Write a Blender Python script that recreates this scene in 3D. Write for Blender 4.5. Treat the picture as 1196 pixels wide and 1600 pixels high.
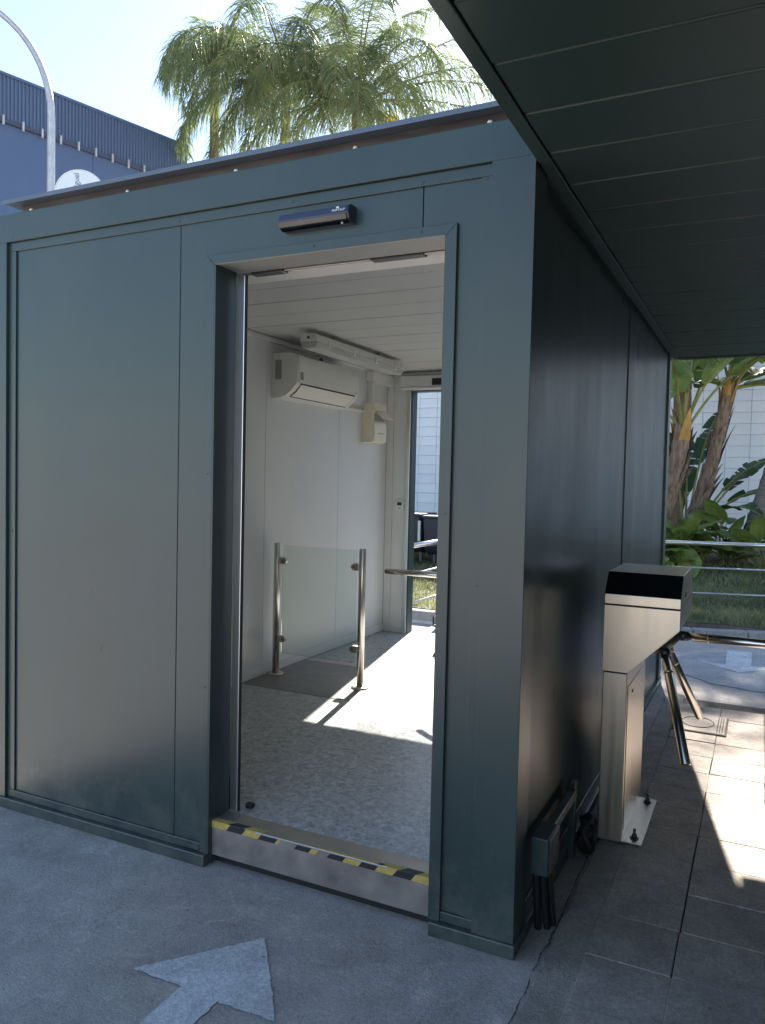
import bpy, bmesh, math, random
from mathutils import Vector, Matrix
R_ = math.radians
random.seed(7)
for o in list(bpy.data.objects): bpy.data.objects.remove(o)
SC = bpy.context.scene
COL = SC.collection

# ------------------------------------------------------------------ camera
cd = bpy.data.cameras.new('camera'); cam = bpy.data.objects.new('camera', cd); COL.objects.link(cam)
YAW, PIT, ROL = -0.455424, -0.0402693, 0.022582
_F = Vector((math.sin(YAW)*math.cos(PIT), math.cos(YAW)*math.cos(PIT), math.sin(PIT)))
_r = Vector((math.cos(YAW), -math.sin(YAW), 0)); _u = _r.cross(_F)
_R = _r*math.cos(ROL)+_u*math.sin(ROL); _U = -_r*math.sin(ROL)+_u*math.cos(ROL)
CAM = Vector((0.6305, -2.2572, 1.449))
cam.matrix_world = Matrix(((_R.x,_U.x,-_F.x,CAM.x),(_R.y,_U.y,-_F.y,CAM.y),(_R.z,_U.z,-_F.z,CAM.z),(0,0,0,1)))
cd.sensor_fit = 'HORIZONTAL'; cd.sensor_width = 36; cd.lens = 1210.9/1196*36
cd.clip_start = 0.02; cd.clip_end = 2000
SC.camera = cam
# ------------------------------------------------------------------ sky, sun, exposure
AZ, EL = R_(-11.4), R_(37.8)
SUN = Vector((math.sin(AZ)*math.cos(EL), math.cos(AZ)*math.cos(EL), math.sin(EL)))
w = bpy.data.worlds.new('World'); SC.world = w; w.use_nodes = True
nt = w.node_tree; nt.nodes.clear()
sky = nt.nodes.new('ShaderNodeTexSky'); sky.sky_type = 'NISHITA'; sky.sun_disc = False
sky.sun_elevation = EL; sky.sun_rotation = AZ; sky.air_density = 1.0; sky.dust_density = 0.35; sky.ozone_density = 1.3
bg = nt.nodes.new('ShaderNodeBackground'); bg.inputs['Strength'].default_value = 0.082
wo = nt.nodes.new('ShaderNodeOutputWorld')
nt.links.new(sky.outputs[0], bg.inputs['Color']); nt.links.new(bg.outputs[0], wo.inputs['Surface'])
sl = bpy.data.lights.new('sun', 'SUN'); sl.energy = 5.0; sl.angle = R_(0.53); sl.color = (1, 0.95, 0.88)
sun = bpy.data.objects.new('sun', sl); COL.objects.link(sun); sun.rotation_euler = SUN.to_track_quat('Z', 'Y').to_euler()
SC.view_settings.view_transform = 'Standard'; SC.view_settings.look = 'None'
SC.view_settings.gamma = 1.0; SC.view_settings.exposure = 2.05; SC.view_settings.use_curve_mapping = False
SC.cycles.max_bounces = 14; SC.cycles.diffuse_bounces = 7; SC.cycles.glossy_bounces = 6; SC.cycles.transparent_max_bounces = 16

# ------------------------------------------------------------------ materials
MATS = {}
def mat(name, col, rough=0.5, metal=0.0, spec=0.5, var=0.0, vscale=6.0, bump=0.0, bscale=40.0, rnd=0.0, coord='Object',
        col2=None, stretch=None, detail=6.0, transl=0.0, coat=0.0, rvar=0.0):
    m = bpy.data.materials.new(name); m.use_nodes = True; t = m.node_tree; N = t.nodes; L = t.links
    b = N['Principled BSDF']; b.inputs['Roughness'].default_value = rough; b.inputs['Metallic'].default_value = metal
    b.inputs['Specular IOR Level'].default_value = spec; b.inputs['Coat Weight'].default_value = coat
    c = (*col, 1); b.inputs['Base Color'].default_value = c
    tc = N.new('ShaderNodeTexCoord'); vec = tc.outputs[coord]
    if stretch:
        mp = N.new('ShaderNodeMapping'); mp.inputs['Scale'].default_value = stretch; L.new(vec, mp.inputs[0]); vec = mp.outputs[0]
    out = None
    if var or col2:
        n = N.new('ShaderNodeTexNoise'); n.inputs['Scale'].default_value = vscale; n.inputs['Detail'].default_value = detail
        n.inputs['Roughness'].default_value = 0.62; L.new(vec, n.inputs['Vector'])
        r = N.new('ShaderNodeValToRGB'); r.color_ramp.elements[0].position = 0.32; r.color_ramp.elements[1].position = 0.7
        a = tuple(x*(1-var) for x in col); d = col2 if col2 else tuple(min(1, x*(1+var)) for x in col)
        r.color_ramp.elements[0].color = (*a, 1); r.color_ramp.elements[1].color = (*d, 1)
        L.new(n.outputs['Fac'], r.inputs[0]); out = r.outputs[0]
        if rvar:
            mr = N.new('ShaderNodeMapRange'); mr.inputs[3].default_value = rough-rvar; mr.inputs[4].default_value = rough+rvar
            mr.inputs[1].default_value = .3; mr.inputs[2].default_value = .7
            L.new(n.outputs['Fac'], mr.inputs[0]); L.new(mr.outputs[0], b.inputs['Roughness'])
    if rnd:
        oi = N.new('ShaderNodeObjectInfo'); hs = N.new('ShaderNodeHueSaturation')
        mr2 = N.new('ShaderNodeMapRange'); mr2.inputs[3].default_value = 1-rnd; mr2.inputs[4].default_value = 1+rnd
        L.new(oi.outputs['Random'], mr2.inputs[0]); L.new(mr2.outputs[0], hs.inputs['Value'])
        if out: L.new(out, hs.inputs['Color'])
        else: hs.inputs['Color'].default_value = c
        out = hs.outputs[0]
    if out: L.new(out, b.inputs['Base Color'])
    if bump:
        n2 = N.new('ShaderNodeTexNoise'); n2.inputs['Scale'].default_value = bscale; n2.inputs['Detail'].default_value = 5
        L.new(vec, n2.inputs['Vector'])
        bp = N.new('ShaderNodeBump'); bp.inputs['Strength'].default_value = bump; bp.inputs['Distance'].default_value = 0.01
        L.new(n2.outputs['Fac'], bp.inputs['Height']); L.new(bp.outputs[0], b.inputs['Normal'])
    if transl:
        tr = N.new('ShaderNodeBsdfTranslucent'); mx = N.new('ShaderNodeMixShader'); mx.inputs[0].default_value = transl
        if out: L.new(out, tr.inputs['Color'])
        else: tr.inputs['Color'].default_value = c
        L.new(b.outputs[0], mx.inputs[1]); L.new(tr.outputs[0], mx.inputs[2]); L.new(mx.outputs[0], N['Material Output'].inputs['Surface'])
    MATS[name] = m; return m
def concrete(name, c1, c2, c3, vs=1.6, bump=0.5, rough=0.85):
    m = mat(name, c1, rough); t = m.node_tree; N = t.nodes; L = t.links; b = N['Principled BSDF']
    tc = N.new('ShaderNodeNewGeometry'); P = tc.outputs['Position']
    def noise(s, d=6, r=.6):
        n = N.new('ShaderNodeTexNoise'); n.inputs['Scale'].default_value = s; n.inputs['Detail'].default_value = d; n.inputs['Roughness'].default_value = r
        L.new(P, n.inputs['Vector']); return n.outputs['Fac']
    def ramp(f, p0, p1, a, bb):
        r = N.new('ShaderNodeValToRGB'); r.color_ramp.elements[0].position = p0; r.color_ramp.elements[1].position = p1
        r.color_ramp.elements[0].color = (*a, 1); r.color_ramp.elements[1].color = (*bb, 1); L.new(f, r.inputs[0]); return r.outputs[0]
    def mix(f, a, bb, mode='MIX', k=None):
        x = N.new('ShaderNodeMix'); x.data_type = 'RGBA'; x.blend_type = mode
        if k is not None: x.inputs[0].default_value = k
        else: L.new(f, x.inputs[0])
        L.new(a, x.inputs[6]); L.new(bb, x.inputs[7]); return x.outputs[2]
    big = ramp(noise(vs, 8, .65), .35, .68, c1, c2)
    grain = ramp(noise(90, 4, .7), .3, .75, (.72,)*3, (1.22,)*3)
    fine = ramp(noise(260, 2, .7), .35, .7, (.7,)*3, (1.25,)*3)
    c = mix(None, big, grain, 'MULTIPLY', 1.0); c = mix(None, c, fine, 'MULTIPLY', .8)
    mid = ramp(noise(7, 9, .75), .34, .68, (.78,)*3, (1.18,)*3); c = mix(None, c, mid, 'MULTIPLY', .9)
    sw = N.new('ShaderNodeTexNoise'); sw.inputs['Scale'].default_value = 11; sw.inputs['Detail'].default_value = 8; sw.inputs['Distortion'].default_value = 1.6; L.new(P, sw.inputs['Vector'])
    trw = ramp(sw.outputs['Fac'], .56, .72, (1,)*3, (1.42,)*3); c = mix(None, c, trw, 'MULTIPLY', .5)
    spots = ramp(noise(14, 3, .6), .66, .74, (0, 0, 0), (1, 1, 1))
    rgb = N.new('ShaderNodeRGB'); rgb.outputs[0].default_value = (*c3, 1)
    sm = N.new('ShaderNodeMath'); sm.operation = 'MULTIPLY'; sm.inputs[1].default_value = .55; L.new(spots, sm.inputs[0])
    c = mix(sm.outputs[0], c, rgb.outputs[0])
    pits = ramp(noise(38, 2, .5), .72, .76, (1, 1, 1), (.35,)*3)
    c = mix(None, c, pits, 'MULTIPLY', .8)
    L.new(c, b.inputs['Base Color'])
    ad = N.new('ShaderNodeMath'); ad.operation = 'ADD'; L.new(noise(170, 4, .7), ad.inputs[0]); L.new(noise(60, 6, .7), ad.inputs[1])
    bp = N.new('ShaderNodeBump'); bp.inputs['Strength'].default_value = bump; bp.inputs['Distance'].default_value = .006
    L.new(ad.outputs[0], bp.inputs['Height']); L.new(bp.outputs[0], b.inputs['Normal'])
    return m
GREEN = mat('green_paint', (.033, .054, .056), .33, spec=.55, var=.10, vscale=2.5, bump=.10, bscale=1.6, rvar=.06, stretch=(1.6, 1.6, .45))
dt = GREEN.node_tree; dN = dt.nodes; dL = dt.links; geo = dN.new('ShaderNodeNewGeometry'); sx = dN.new('ShaderNodeSeparateXYZ'); dL.new(geo.outputs['Position'], sx.inputs[0])
dz = dN.new('ShaderNodeMapRange'); dz.inputs[1].default_value = .02; dz.inputs[2].default_value = .42; dz.inputs[3].default_value = .62; dz.inputs[4].default_value = .30; dL.new(sx.outputs['Z'], dz.inputs[0])
dn = dN.new('ShaderNodeTexNoise'); dn.inputs['Scale'].default_value = 9; dn.inputs['Detail'].default_value = 10; dn.inputs['Roughness'].default_value = .75; dL.new(geo.outputs['Position'], dn.inputs['Vector'])
dm = dN.new('ShaderNodeMath'); dm.operation = 'SUBTRACT'; dL.new(dz.outputs[0], dm.inputs[0]); dL.new(dn.outputs['Fac'], dm.inputs[1])
dr_ = dN.new('ShaderNodeMapRange'); dr_.inputs[1].default_value = -.05; dr_.inputs[2].default_value = .25; dr_.inputs[3].default_value = 0; dr_.inputs[4].default_value = .38; dL.new(dm.outputs[0], dr_.inputs[0])
dx_ = dN.new('ShaderNodeMix'); dx_.data_type = 'RGBA'; db = dN['Principled BSDF']; dsrc = db.inputs['Base Color'].links[0].from_socket; dL.new(dr_.outputs[0], dx_.inputs[0]); dL.new(dsrc, dx_.inputs[6]); dx_.inputs[7].default_value = (.20, .18, .155, 1); dL.new(dx_.outputs[2], db.inputs['Base Color'])
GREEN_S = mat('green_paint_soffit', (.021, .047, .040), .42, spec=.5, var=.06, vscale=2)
CREAM = mat('cream_lacquer', (.66, .67, .665), .33, var=.03, vscale=3, bump=.01, bscale=6)
CEIL = mat('ceiling_lacquer', (.57, .57, .555), .36, var=.02, vscale=2)
PLASTIC = mat('white_plastic', (.76, .755, .71), .38, var=.03, vscale=12)
IVORY = mat('ivory_plastic', (.74, .68, .54), .4, var=.03, vscale=12)
VANE = mat('vane_plastic', (.78, .75, .68), .4)
GREYP = mat('grey_plastic', (.3, .3, .29), .5)
DARKP = mat('black_plastic', (.018, .02, .028), .3, var=.1, vscale=20)
DARKGLOSS = mat('black_glass', (.006, .008, .012), .08, coat=.5)
NAVY = mat('sensor_plastic', (.03, .04, .085), .3)
ALU = mat('anodised_aluminium', (.72, .73, .75), .32, metal=1.0, var=.04, vscale=8, stretch=(1, 1, .1))
INOX = mat('brushed_stainless', (.56, .50, .43), .34, metal=1.0, var=.08, vscale=30, stretch=(1, 1, .05), bump=.02, bscale=60, rvar=.06)
INOXP = mat('polished_stainless', (.66, .62, .57), .24, metal=1.0, var=.06, vscale=10)
RISER = mat('scuffed_steel', (.27, .24, .235), .5, metal=.6, var=.18, vscale=9, col2=(.36, .32, .31), bump=.05, bscale=70, rvar=.1)
SILL = mat('sill_steel', (.36, .33, .29), .38, metal=.8, var=.1, vscale=10, rvar=.06)
RUBBER = mat('black_rubber', (.012, .012, .014), .6)
YELLOW = mat('yellow_tape', (.50, .36, .10), .55, var=.2, vscale=60)
BLACKT = mat('black_tape', (.02, .02, .025), .5, var=.2, vscale=60)
ROOFM = mat('galvanised_grey', (.11, .10, .10), .45, metal=.5, var=.35, vscale=4, stretch=(1, 1, 6))
CAPM = mat('roof_cap', (.10, .13, .17), .4, metal=.2, var=.1, vscale=3)
SOFF = mat('soffit_grey', (.30, .29, .265), .4)
COVER = mat('white_cover', (.84, .81, .74), .4)
WHITEP = mat('white_paint', (.72, .72, .70), .6, var=.1, vscale=30, bump=.2, bscale=150)
SCREW = mat('screw_steel', (.06, .07, .08), .4, metal=.6)
WALLB = mat('painted_block', (.80, .81, .82), .75, var=.05, vscale=3, bump=.25, bscale=30, rnd=.035)
MORTAR = mat('mortar', (.60, .615, .63), .85, var=.1, vscale=8)
SOIL = mat('soil', (.17, .13, .10), .95, var=.45, vscale=5, bump=1, bscale=12)
TURF = mat('turf_soil', (.10, .105, .05), .95, var=.5, vscale=4, bump=1, bscale=30)
GRASS = mat('grass_blade', (.22, .27, .11), .6, var=.5, vscale=1.2, col2=(.42, .40, .20), transl=.3)
FROND = mat('palm_leaflet', (.12, .18, .085), .45, var=.45, vscale=.9, col2=(.25, .295, .115), transl=.52)
FRONDY = mat('yellow_leaflet', (.40, .33, .06), .5, var=.25, vscale=3, transl=.5)
RACHIS = mat('palm_rachis', (.20, .16, .06), .6, var=.3, vscale=6)
BARK = mat('palm_bark', (.20, .145, .11), .9, var=.4, vscale=8, stretch=(1, 1, 4), bump=.8, bscale=14)
RINGB = mat('ringed_bark', (.17, .15, .125), .9, var=.4, vscale=7, stretch=(1, 1, 5), bump=.8, bscale=20)
SHEATH = mat('dry_sheath', (.20, .12, .08), .85, var=.5, vscale=9, stretch=(3, 3, .6), col2=(.34, .23, .15), bump=.6, bscale=20)
SHEATHO = mat('orange_sheath', (.42, .22, .05), .7, var=.35, vscale=6, stretch=(2, 2, .5))
PETIOLE = mat('petiole', (.22, .21, .05), .5, var=.3, vscale=5)
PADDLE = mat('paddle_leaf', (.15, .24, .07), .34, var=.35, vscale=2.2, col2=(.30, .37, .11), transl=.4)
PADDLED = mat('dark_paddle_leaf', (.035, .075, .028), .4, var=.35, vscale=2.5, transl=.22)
BROAD = mat('broad_leaf', (.17, .26, .06), .36, var=.35, vscale=3.5, col2=(.32, .38, .09), transl=.4)
BLUEW = mat('blue_cladding', (.068, .112, .215), .55, var=.05, vscale=.5)
BLUER = mat('blue_corrugated', (.085, .125, .21), .5, metal=.1, var=.05, vscale=.6)
GUTTER = mat('dark_gutter', (.05, .06, .11), .6)
GALV = mat('galvanised_steel', (.5, .5, .52), .5, metal=.5, var=.15, vscale=6)
SIGNW = mat('sign_white', (.66, .72, .76), .5, var=.06, vscale=5)
SIGNT = mat('sign_letter', (.05, .10, .20), .5)
SIGNG = mat('sign_rim', (.35, .40, .25), .5)
BINM = mat('bin_plastic', (.022, .028, .05), .45, var=.2, vscale=6)
CONC = concrete('concrete_yard', (.43, .375, .335), (.63, .56, .51), (.31, .27, .245), bump=.55)
CONC2 = concrete('rough_concrete', (.36, .31, .265), (.58, .51, .44), (.19, .16, .14), vs=5, bump=1.0)
CONC3 = concrete('patch_concrete', (.36, .36, .365), (.5, .495, .49), (.27, .27, .27), vs=3, bump=.5)
TILEM = concrete('paving_tile', (.37, .31, .265), (.54, .465, .40), (.23, .19, .16), vs=4, bump=.4)
tn = TILEM.node_tree
hs = tn.nodes.new('ShaderNodeHueSaturation'); oi = tn.nodes.new('ShaderNodeObjectInfo'); mr = tn.nodes.new('ShaderNodeMapRange')
mr.inputs[3].default_value = .9; mr.inputs[4].default_value = 1.1
bb = tn.nodes['Principled BSDF']; src = bb.inputs['Base Color'].links[0].from_socket
tn.links.new(oi.outputs['Random'], mr.inputs[0]); tn.links.new(mr.outputs[0], hs.inputs['Value']); tn.links.new(src, hs.inputs['Color']); tn.links.new(hs.outputs[0], bb.inputs['Base Color'])
KERBM = concrete('kerb_stone', (.34, .33, .33), (.46, .45, .44), (.25, .24, .24), vs=6, bump=.6)
JOINT = mat('joint_dirt', (.11, .095, .08), .95, var=.3, vscale=20)
PAINTED = concrete('worn_road_paint', (.62, .62, .61), (.80, .80, .79), (.45, .45, .44), vs=4, bump=.5)
VINYL = mat('mottled_vinyl', (.20, .21, .215), .36, var=.0, vscale=30, col2=(.60, .60, .58), stretch=(1, 1, 1), bump=.12, bscale=45, detail=9, rvar=.05)
t_ = PAINTED.node_tree; n_ = t_.nodes.new('ShaderNodeTexNoise'); n_.inputs['Scale'].default_value = 40; n_.inputs['Detail'].default_value = 10; n_.inputs['Roughness'].default_value = .72
tc_ = t_.nodes.new('ShaderNodeTexCoord'); t_.links.new(tc_.outputs['Object'], n_.inputs['Vector'])
r_ = t_.nodes.new('ShaderNodeMapRange'); r_.inputs[1].default_value = .29; r_.inputs[2].default_value = .37; t_.links.new(n_.outputs['Fac'], r_.inputs[0])
tr_ = t_.nodes.new('ShaderNodeBsdfTransparent'); mx_ = t_.nodes.new('ShaderNodeMixShader'); t_.links.new(r_.outputs[0], mx_.inputs[0]); t_.links.new(tr_.outputs[0], mx_.inputs[1])
t_.links.new(t_.nodes['Principled BSDF'].outputs[0], mx_.inputs[2]); t_.links.new(mx_.outputs[0], t_.nodes['Material Output'].inputs['Surface'])
MATM = mat('floor_plate', (.20, .195, .185), .45, var=.12, vscale=10, bump=.05, bscale=90)
for n_ in VINYL.node_tree.nodes:
    if n_.type == 'VALTORGB': n_.color_ramp.elements[0].position = .38; n_.color_ramp.elements[1].position = .64
    if n_.type == 'TEX_NOISE' and abs(n_.inputs['Scale'].default_value-30) < 1: n_.inputs['Roughness'].default_value = .74; n_.inputs['Distortion'].default_value = 1.2; n_.inputs['Detail'].default_value = 11
def glass_mat(name, tint, ior=1.5, base=0.04):
    m = bpy.data.materials.new(name); m.use_nodes = True; t = m.node_tree; t.nodes.clear()
    o = t.nodes.new('ShaderNodeOutputMaterial'); mx = t.nodes.new('ShaderNodeMixShader')
    tr = t.nodes.new('ShaderNodeBsdfTransparent'); tr.inputs[0].default_value = (*tint, 1)
    gl = t.nodes.new('ShaderNodeBsdfGlossy'); gl.inputs['Roughness'].default_value = .02
    fr = t.nodes.new('ShaderNodeFresnel'); fr.inputs[0].default_value = ior
    t.links.new(fr.outputs[0], mx.inputs[0]); t.links.new(tr.outputs[0], mx.inputs[1]); t.links.new(gl.outputs[0], mx.inputs[2]); t.links.new(mx.outputs[0], o.inputs[0])
    return m
GLASS = glass_mat('clear_glass', (.93, .965, .945))

# ------------------------------------------------------------------ mesh helpers
OFF = {}
class MB:
    def __init__(s): s.v = []; s.f = []; s.sm = []
    def add(s, vs, fs, smooth=False):
        k = len(s.v); s.v += [tuple(p) for p in vs]; s.f += [[i+k for i in f] for f in fs]; s.sm += [smooth]*len(fs)
    def box(s, x0, x1, y0, y1, z0, z1):
        s.add([(x0,y0,z0),(x1,y0,z0),(x1,y1,z0),(x0,y1,z0),(x0,y0,z1),(x1,y0,z1),(x1,y1,z1),(x0,y1,z1)],
              [(0,3,2,1),(4,5,6,7),(0,1,5,4),(1,2,6,5),(2,3,7,6),(3,0,4,7)]); return s
    def prism(s, poly, ax, a0, a1, smooth=False):
        # poly: 2D points in the other two axes (cyclic order xyz)
        def P(p, a): return (a, p[0], p[1]) if ax == 'x' else ((p[0], a, p[1]) if ax == 'y' else (p[0], p[1], a))
        n = len(poly); vs = [P(p, a0) for p in poly]+[P(p, a1) for p in poly]
        fs = [list(range(n)), list(range(2*n-1, n-1, -1))]
        s.add(vs, fs); k = len(s.v)-2*n
        for i in range(n):
            j = (i+1) % n; s.f.append([k+j, k+i, k+n+i, k+n+j]); s.sm.append(smooth)
        return s
    def tube(s, pts, r, n=10, caps=True, smooth=True):
        pts = [Vector(p) for p in pts]; m = len(pts); rr = r if isinstance(r, (list, tuple)) else [r]*m
        t0 = (pts[1]-pts[0]).normalized(); up = Vector((0,0,1)) if abs(t0.z) < .9 else Vector((1,0,0))
        a = t0.cross(up).normalized(); vs = []
        for i in range(m):
            t = (pts[min(i+1, m-1)]-pts[max(i-1, 0)])
            if t.length < 1e-9: t = t0
            t.normalize(); a = (a-t*a.dot(t)).normalized(); b = t.cross(a)
            for k in range(n):
                q = 2*math.pi*k/n; vs.append(pts[i]+(a*math.cos(q)+b*math.sin(q))*rr[i])
        fs = []
        for i in range(m-1):
            for k in range(n):
                l = (k+1) % n; fs.append((i*n+k, i*n+l, (i+1)*n+l, (i+1)*n+k))
        s.add(vs, fs, smooth)
        if caps:
            k0 = len(s.v)-m*n; s.f.append([k0+i for i in range(n)][::-1]); s.sm.append(False)
            s.f.append([k0+(m-1)*n+i for i in range(n)]); s.sm.append(False)
        return s
    def cyl(s, c, ax, r, h, n=20):
        d = {'x': Vector((1,0,0)), 'y': Vector((0,1,0)), 'z': Vector((0,0,1))}[ax] if isinstance(ax, str) else Vector(ax).normalized()
        c = Vector(c); return s.tube([c, c+d*h], r, n)
    def build(s, name, m, parent=None, bevel=0, seg=2, recalc=True):
        me = bpy.data.meshes.new(name); o = bpy.data.objects.new(name, me); COL.objects.link(o)
        off = OFF.get(parent, Vector((0,0,0))) if parent else Vector((0,0,0))
        me.from_pydata([(p[0]-off.x, p[1]-off.y, p[2]-off.z) for p in s.v], [], s.f)
        me.polygons.foreach_set('use_smooth', s.sm)
        if bevel or recalc:
            bm = bmesh.new(); bm.from_mesh(me)
            if recalc: bmesh.ops.recalc_face_normals(bm, faces=bm.faces)
            if bevel:
                es = [e for e in bm.edges if len(e.link_faces) == 2 and e.calc_face_angle(0) > .6]
                bmesh.ops.bevel(bm, geom=es, offset=bevel, segments=seg, profile=.5, affect='EDGES', clamp_overlap=True)
            bm.to_mesh(me); bm.free()
        me.materials.append(m)
        if parent: o.parent = parent; OFF[o] = off
        return o
def tag(o, label=None, cat=None, group=None, kind=None):
    if label: o['label'] = label
    if cat: o['category'] = cat
    if group: o['group'] = group
    if kind: o['kind'] = kind
    return o
def thing(name, loc, label, cat, group=None):
    o = bpy.data.objects.new(name, None); COL.objects.link(o); o.location = loc; o.empty_display_size = .1
    OFF[o] = Vector(loc); return tag(o, label, cat, group)
def B(*a): return MB().box(*a)
def inst(me, name, loc, parent=None, rot=(0,0,0), scale=(1,1,1)):
    o = bpy.data.objects.new(name, me); COL.objects.link(o); off = OFF.get(parent, Vector((0,0,0))) if parent else Vector((0,0,0))
    o.location = Vector(loc)-off; o.rotation_euler = rot; o.scale = scale
    if parent: o.parent = parent
    return o
def text_mesh(name, body, size, m, parent, matrix, extrude=.0008):
    cu = bpy.data.curves.new(name, 'FONT'); cu.body = body; cu.size = size; cu.extrude = extrude; cu.align_x = 'CENTER'; cu.align_y = 'CENTER'
    tmp = bpy.data.objects.new(name+'_tmp', cu); COL.objects.link(tmp); dg = bpy.context.evaluated_depsgraph_get()
    me = bpy.data.meshes.new_from_object(tmp.evaluated_get(dg)); bpy.data.objects.remove(tmp)
    off = OFF.get(parent, Vector((0,0,0)))
    me.transform(Matrix.Translation(-off) @ matrix); me.materials.clear(); me.materials.append(m)
    o = bpy.data.objects.new(name, me); COL.objects.link(o); o.parent = parent; return o

# ================================================================== GROUND
g = MB(); n = 1
g.add([(-400,-400,0),(400,-400,0),(400,400,0),(-400,400,0)], [(0,1,2,3)])
tag(g.build('ground', CONC, recalc=False), kind='structure')
# rough concrete strip between yard and paving, with a broken edge
rs = random.Random(3)
st = MB(); ys = [-3.0+i*.05 for i in range(130)]
L1 = [.085+rs.uniform(-.005, .005) for _ in ys]; R1 = [.20+rs.uniform(-.004, .004) for _ in ys]
vs = []; fs = []
for i, y in enumerate(ys): vs += [(L1[i], y, 0.0), (L1[i]+.004, y, .011), (R1[i], y, .011), (R1[i], y, 0)]
for i in range(len(ys)-1):
    for k in range(3): fs.append((i*4+k, i*4+k+1, i*4+5+k, i*4+4+k))
st.add(vs, fs); strip = tag(st.build('concrete_strip', CONC2), kind='structure')
cr = MB(); yq = -3.0; xj = 0
while yq < 1.4:
    ln_ = rs.uniform(.08, .5); vs = []
    for k in range(int(ln_/.012)+2):
        y_ = yq+k*.012; xj = max(-.006, min(.006, xj+rs.gauss(0, .0018))); wd = rs.uniform(.0008, .0038); vs += [(.0775+xj-wd, y_, .004), (.0775+xj+wd*.6, y_, .004)]
    cr.add(vs, [(2*i, 2*i+1, 2*i+3, 2*i+2) for i in range(len(vs)//2-1)]); yq += ln_+rs.uniform(.0, .05)
cr.build('crack', JOINT, strip)
pv = B(.2, 1.515, -3.0, 3.40, 0, .004); pave = tag(pv.build('pavement', JOINT), kind='structure')
tb = B(-.1238, .1238, -.1275, .1275, -.012, 0); t0 = tb.build('tile', TILEM, None, bevel=.003); TM = t0.data; bpy.data.objects.remove(t0)
for i in range(5):
    for j in range(-12, 13):
        x = .32+.25*i; y = .245+.2575*j
        if not (-2.95 < y < 3.3): continue
        inst(TM, 'tile', (x+rs.uniform(-.002, .002), y+rs.uniform(-.002, .002), .0165+rs.uniform(-.002, .002)), pave,
             (rs.uniform(-.004, .004), rs.uniform(-.004, .004), rs.uniform(-.005, .005)))
# inspection cover in the paving
c = thing('inspection_cover', (.35, 2.77, .0), 'rectangular concrete inspection cover set into paving beside the turnstile', 'manhole cover')
B(.195, .495, 2.585, 2.975, .012, .0235).build('frame', JOINT, c, bevel=.002)
B(.205, .485, 2.595, 2.965, .02, .0265).build('lid', TILEM, c, bevel=.003)
for k in range(3): B(.44+k*.014, .446+k*.014, 2.62, 2.94, .0262, .0285).build('rib', JOINT, c)
MB().tube([(.33+.09*math.cos(a*.2618), 2.78+.11*math.sin(a*.2618), .0272) for a in range(25)], .003, 6).build('ring', JOINT, c)
# cement patch with second arrow
pp = MB(); rs2 = random.Random(5); pts = []
for k in range(40):
    a = 2*math.pi*k/40; rr = 1+rs2.uniform(-.03, .03); pts.append((.62+.62*rr*math.cos(a), 4.55+.68*rr*math.sin(a)))
pp.prism(pts, 'z', .0, .005); patch = tag(pp.build('cement_patch', CONC3), kind='structure')
def arrow(name, pts, z, label):
    ra = random.Random(4); q = []
    for i, a in enumerate(pts):
        b = pts[(i+1) % len(pts)]; n_ = max(2, int(math.hypot(a[0]-b[0], a[1]-b[1])/.012))
        for k in range(n_): q.append((a[0]+(b[0]-a[0])*k/n_+ra.gauss(0, .0014), a[1]+(b[1]-a[1])*k/n_+ra.gauss(0, .0014)))
    m = MB(); m.add([(x, y, z+.0015) for x, y in q], [list(range(len(q)))]); return tag(m.build(name, PAINTED), label, 'road marking')
arrow('painted_arrow', [(-.722,-.266),(-.975,-.575),(-.798,-.572),(-.785,-1.25),(-.655,-1.25),(-.668,-.578),(-.482,-.566)], .002,
      'worn white painted arrow pointing at the cabin doorway on grey concrete')
arrow('painted_arrow', [(.516,4.413),(.79,4.72),(.60,4.70),(.60,5.31),(.40,5.29),(.41,4.66),(.234,4.666)], .0055,
      'white painted arrow on cement patch beyond the turnstile by the garden')
gm_ = MB(); rgt = random.Random(77)
def pebble(x, y, r, z=0):
    a = rgt.uniform(0, 6.28); h = r*rgt.uniform(.5, .9)
    vs = [(x+r*math.cos(a+k*1.2566)*rgt.uniform(.7, 1.2), y+r*math.sin(a+k*1.2566)*rgt.uniform(.7, 1.2), z) for k in range(5)]+[(x+r*.2, y, z+h), (x-r*.2, y+r*.1, z+h*.9)]
    gm_.add(vs, [(0,1,5),(1,2,5),(2,3,6,5),(3,4,6),(4,0,5,6)])
for k in range(900):
    q = rgt.random()
    if q < .45: pebble(rgt.uniform(-2.5, 0), -.012-abs(rgt.gauss(0, .025)), rgt.uniform(.0012, .004))
    elif q < .7: pebble(rgt.uniform(-2.4, .6), rgt.uniform(-1.6, 0), rgt.uniform(.001, .003))
    elif q < .9: pebble(.012+abs(rgt.gauss(0, .03)), rgt.uniform(0, 2.5), rgt.uniform(.0015, .005))
    else: pebble(.078+rgt.gauss(0, .01), rgt.uniform(-1, 2.5), rgt.uniform(.0015, .004))
tag(gm_.build('grit', CONC2), 'loose grit gathered along the foot of the cabin', 'grit', kind='stuff')
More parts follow.
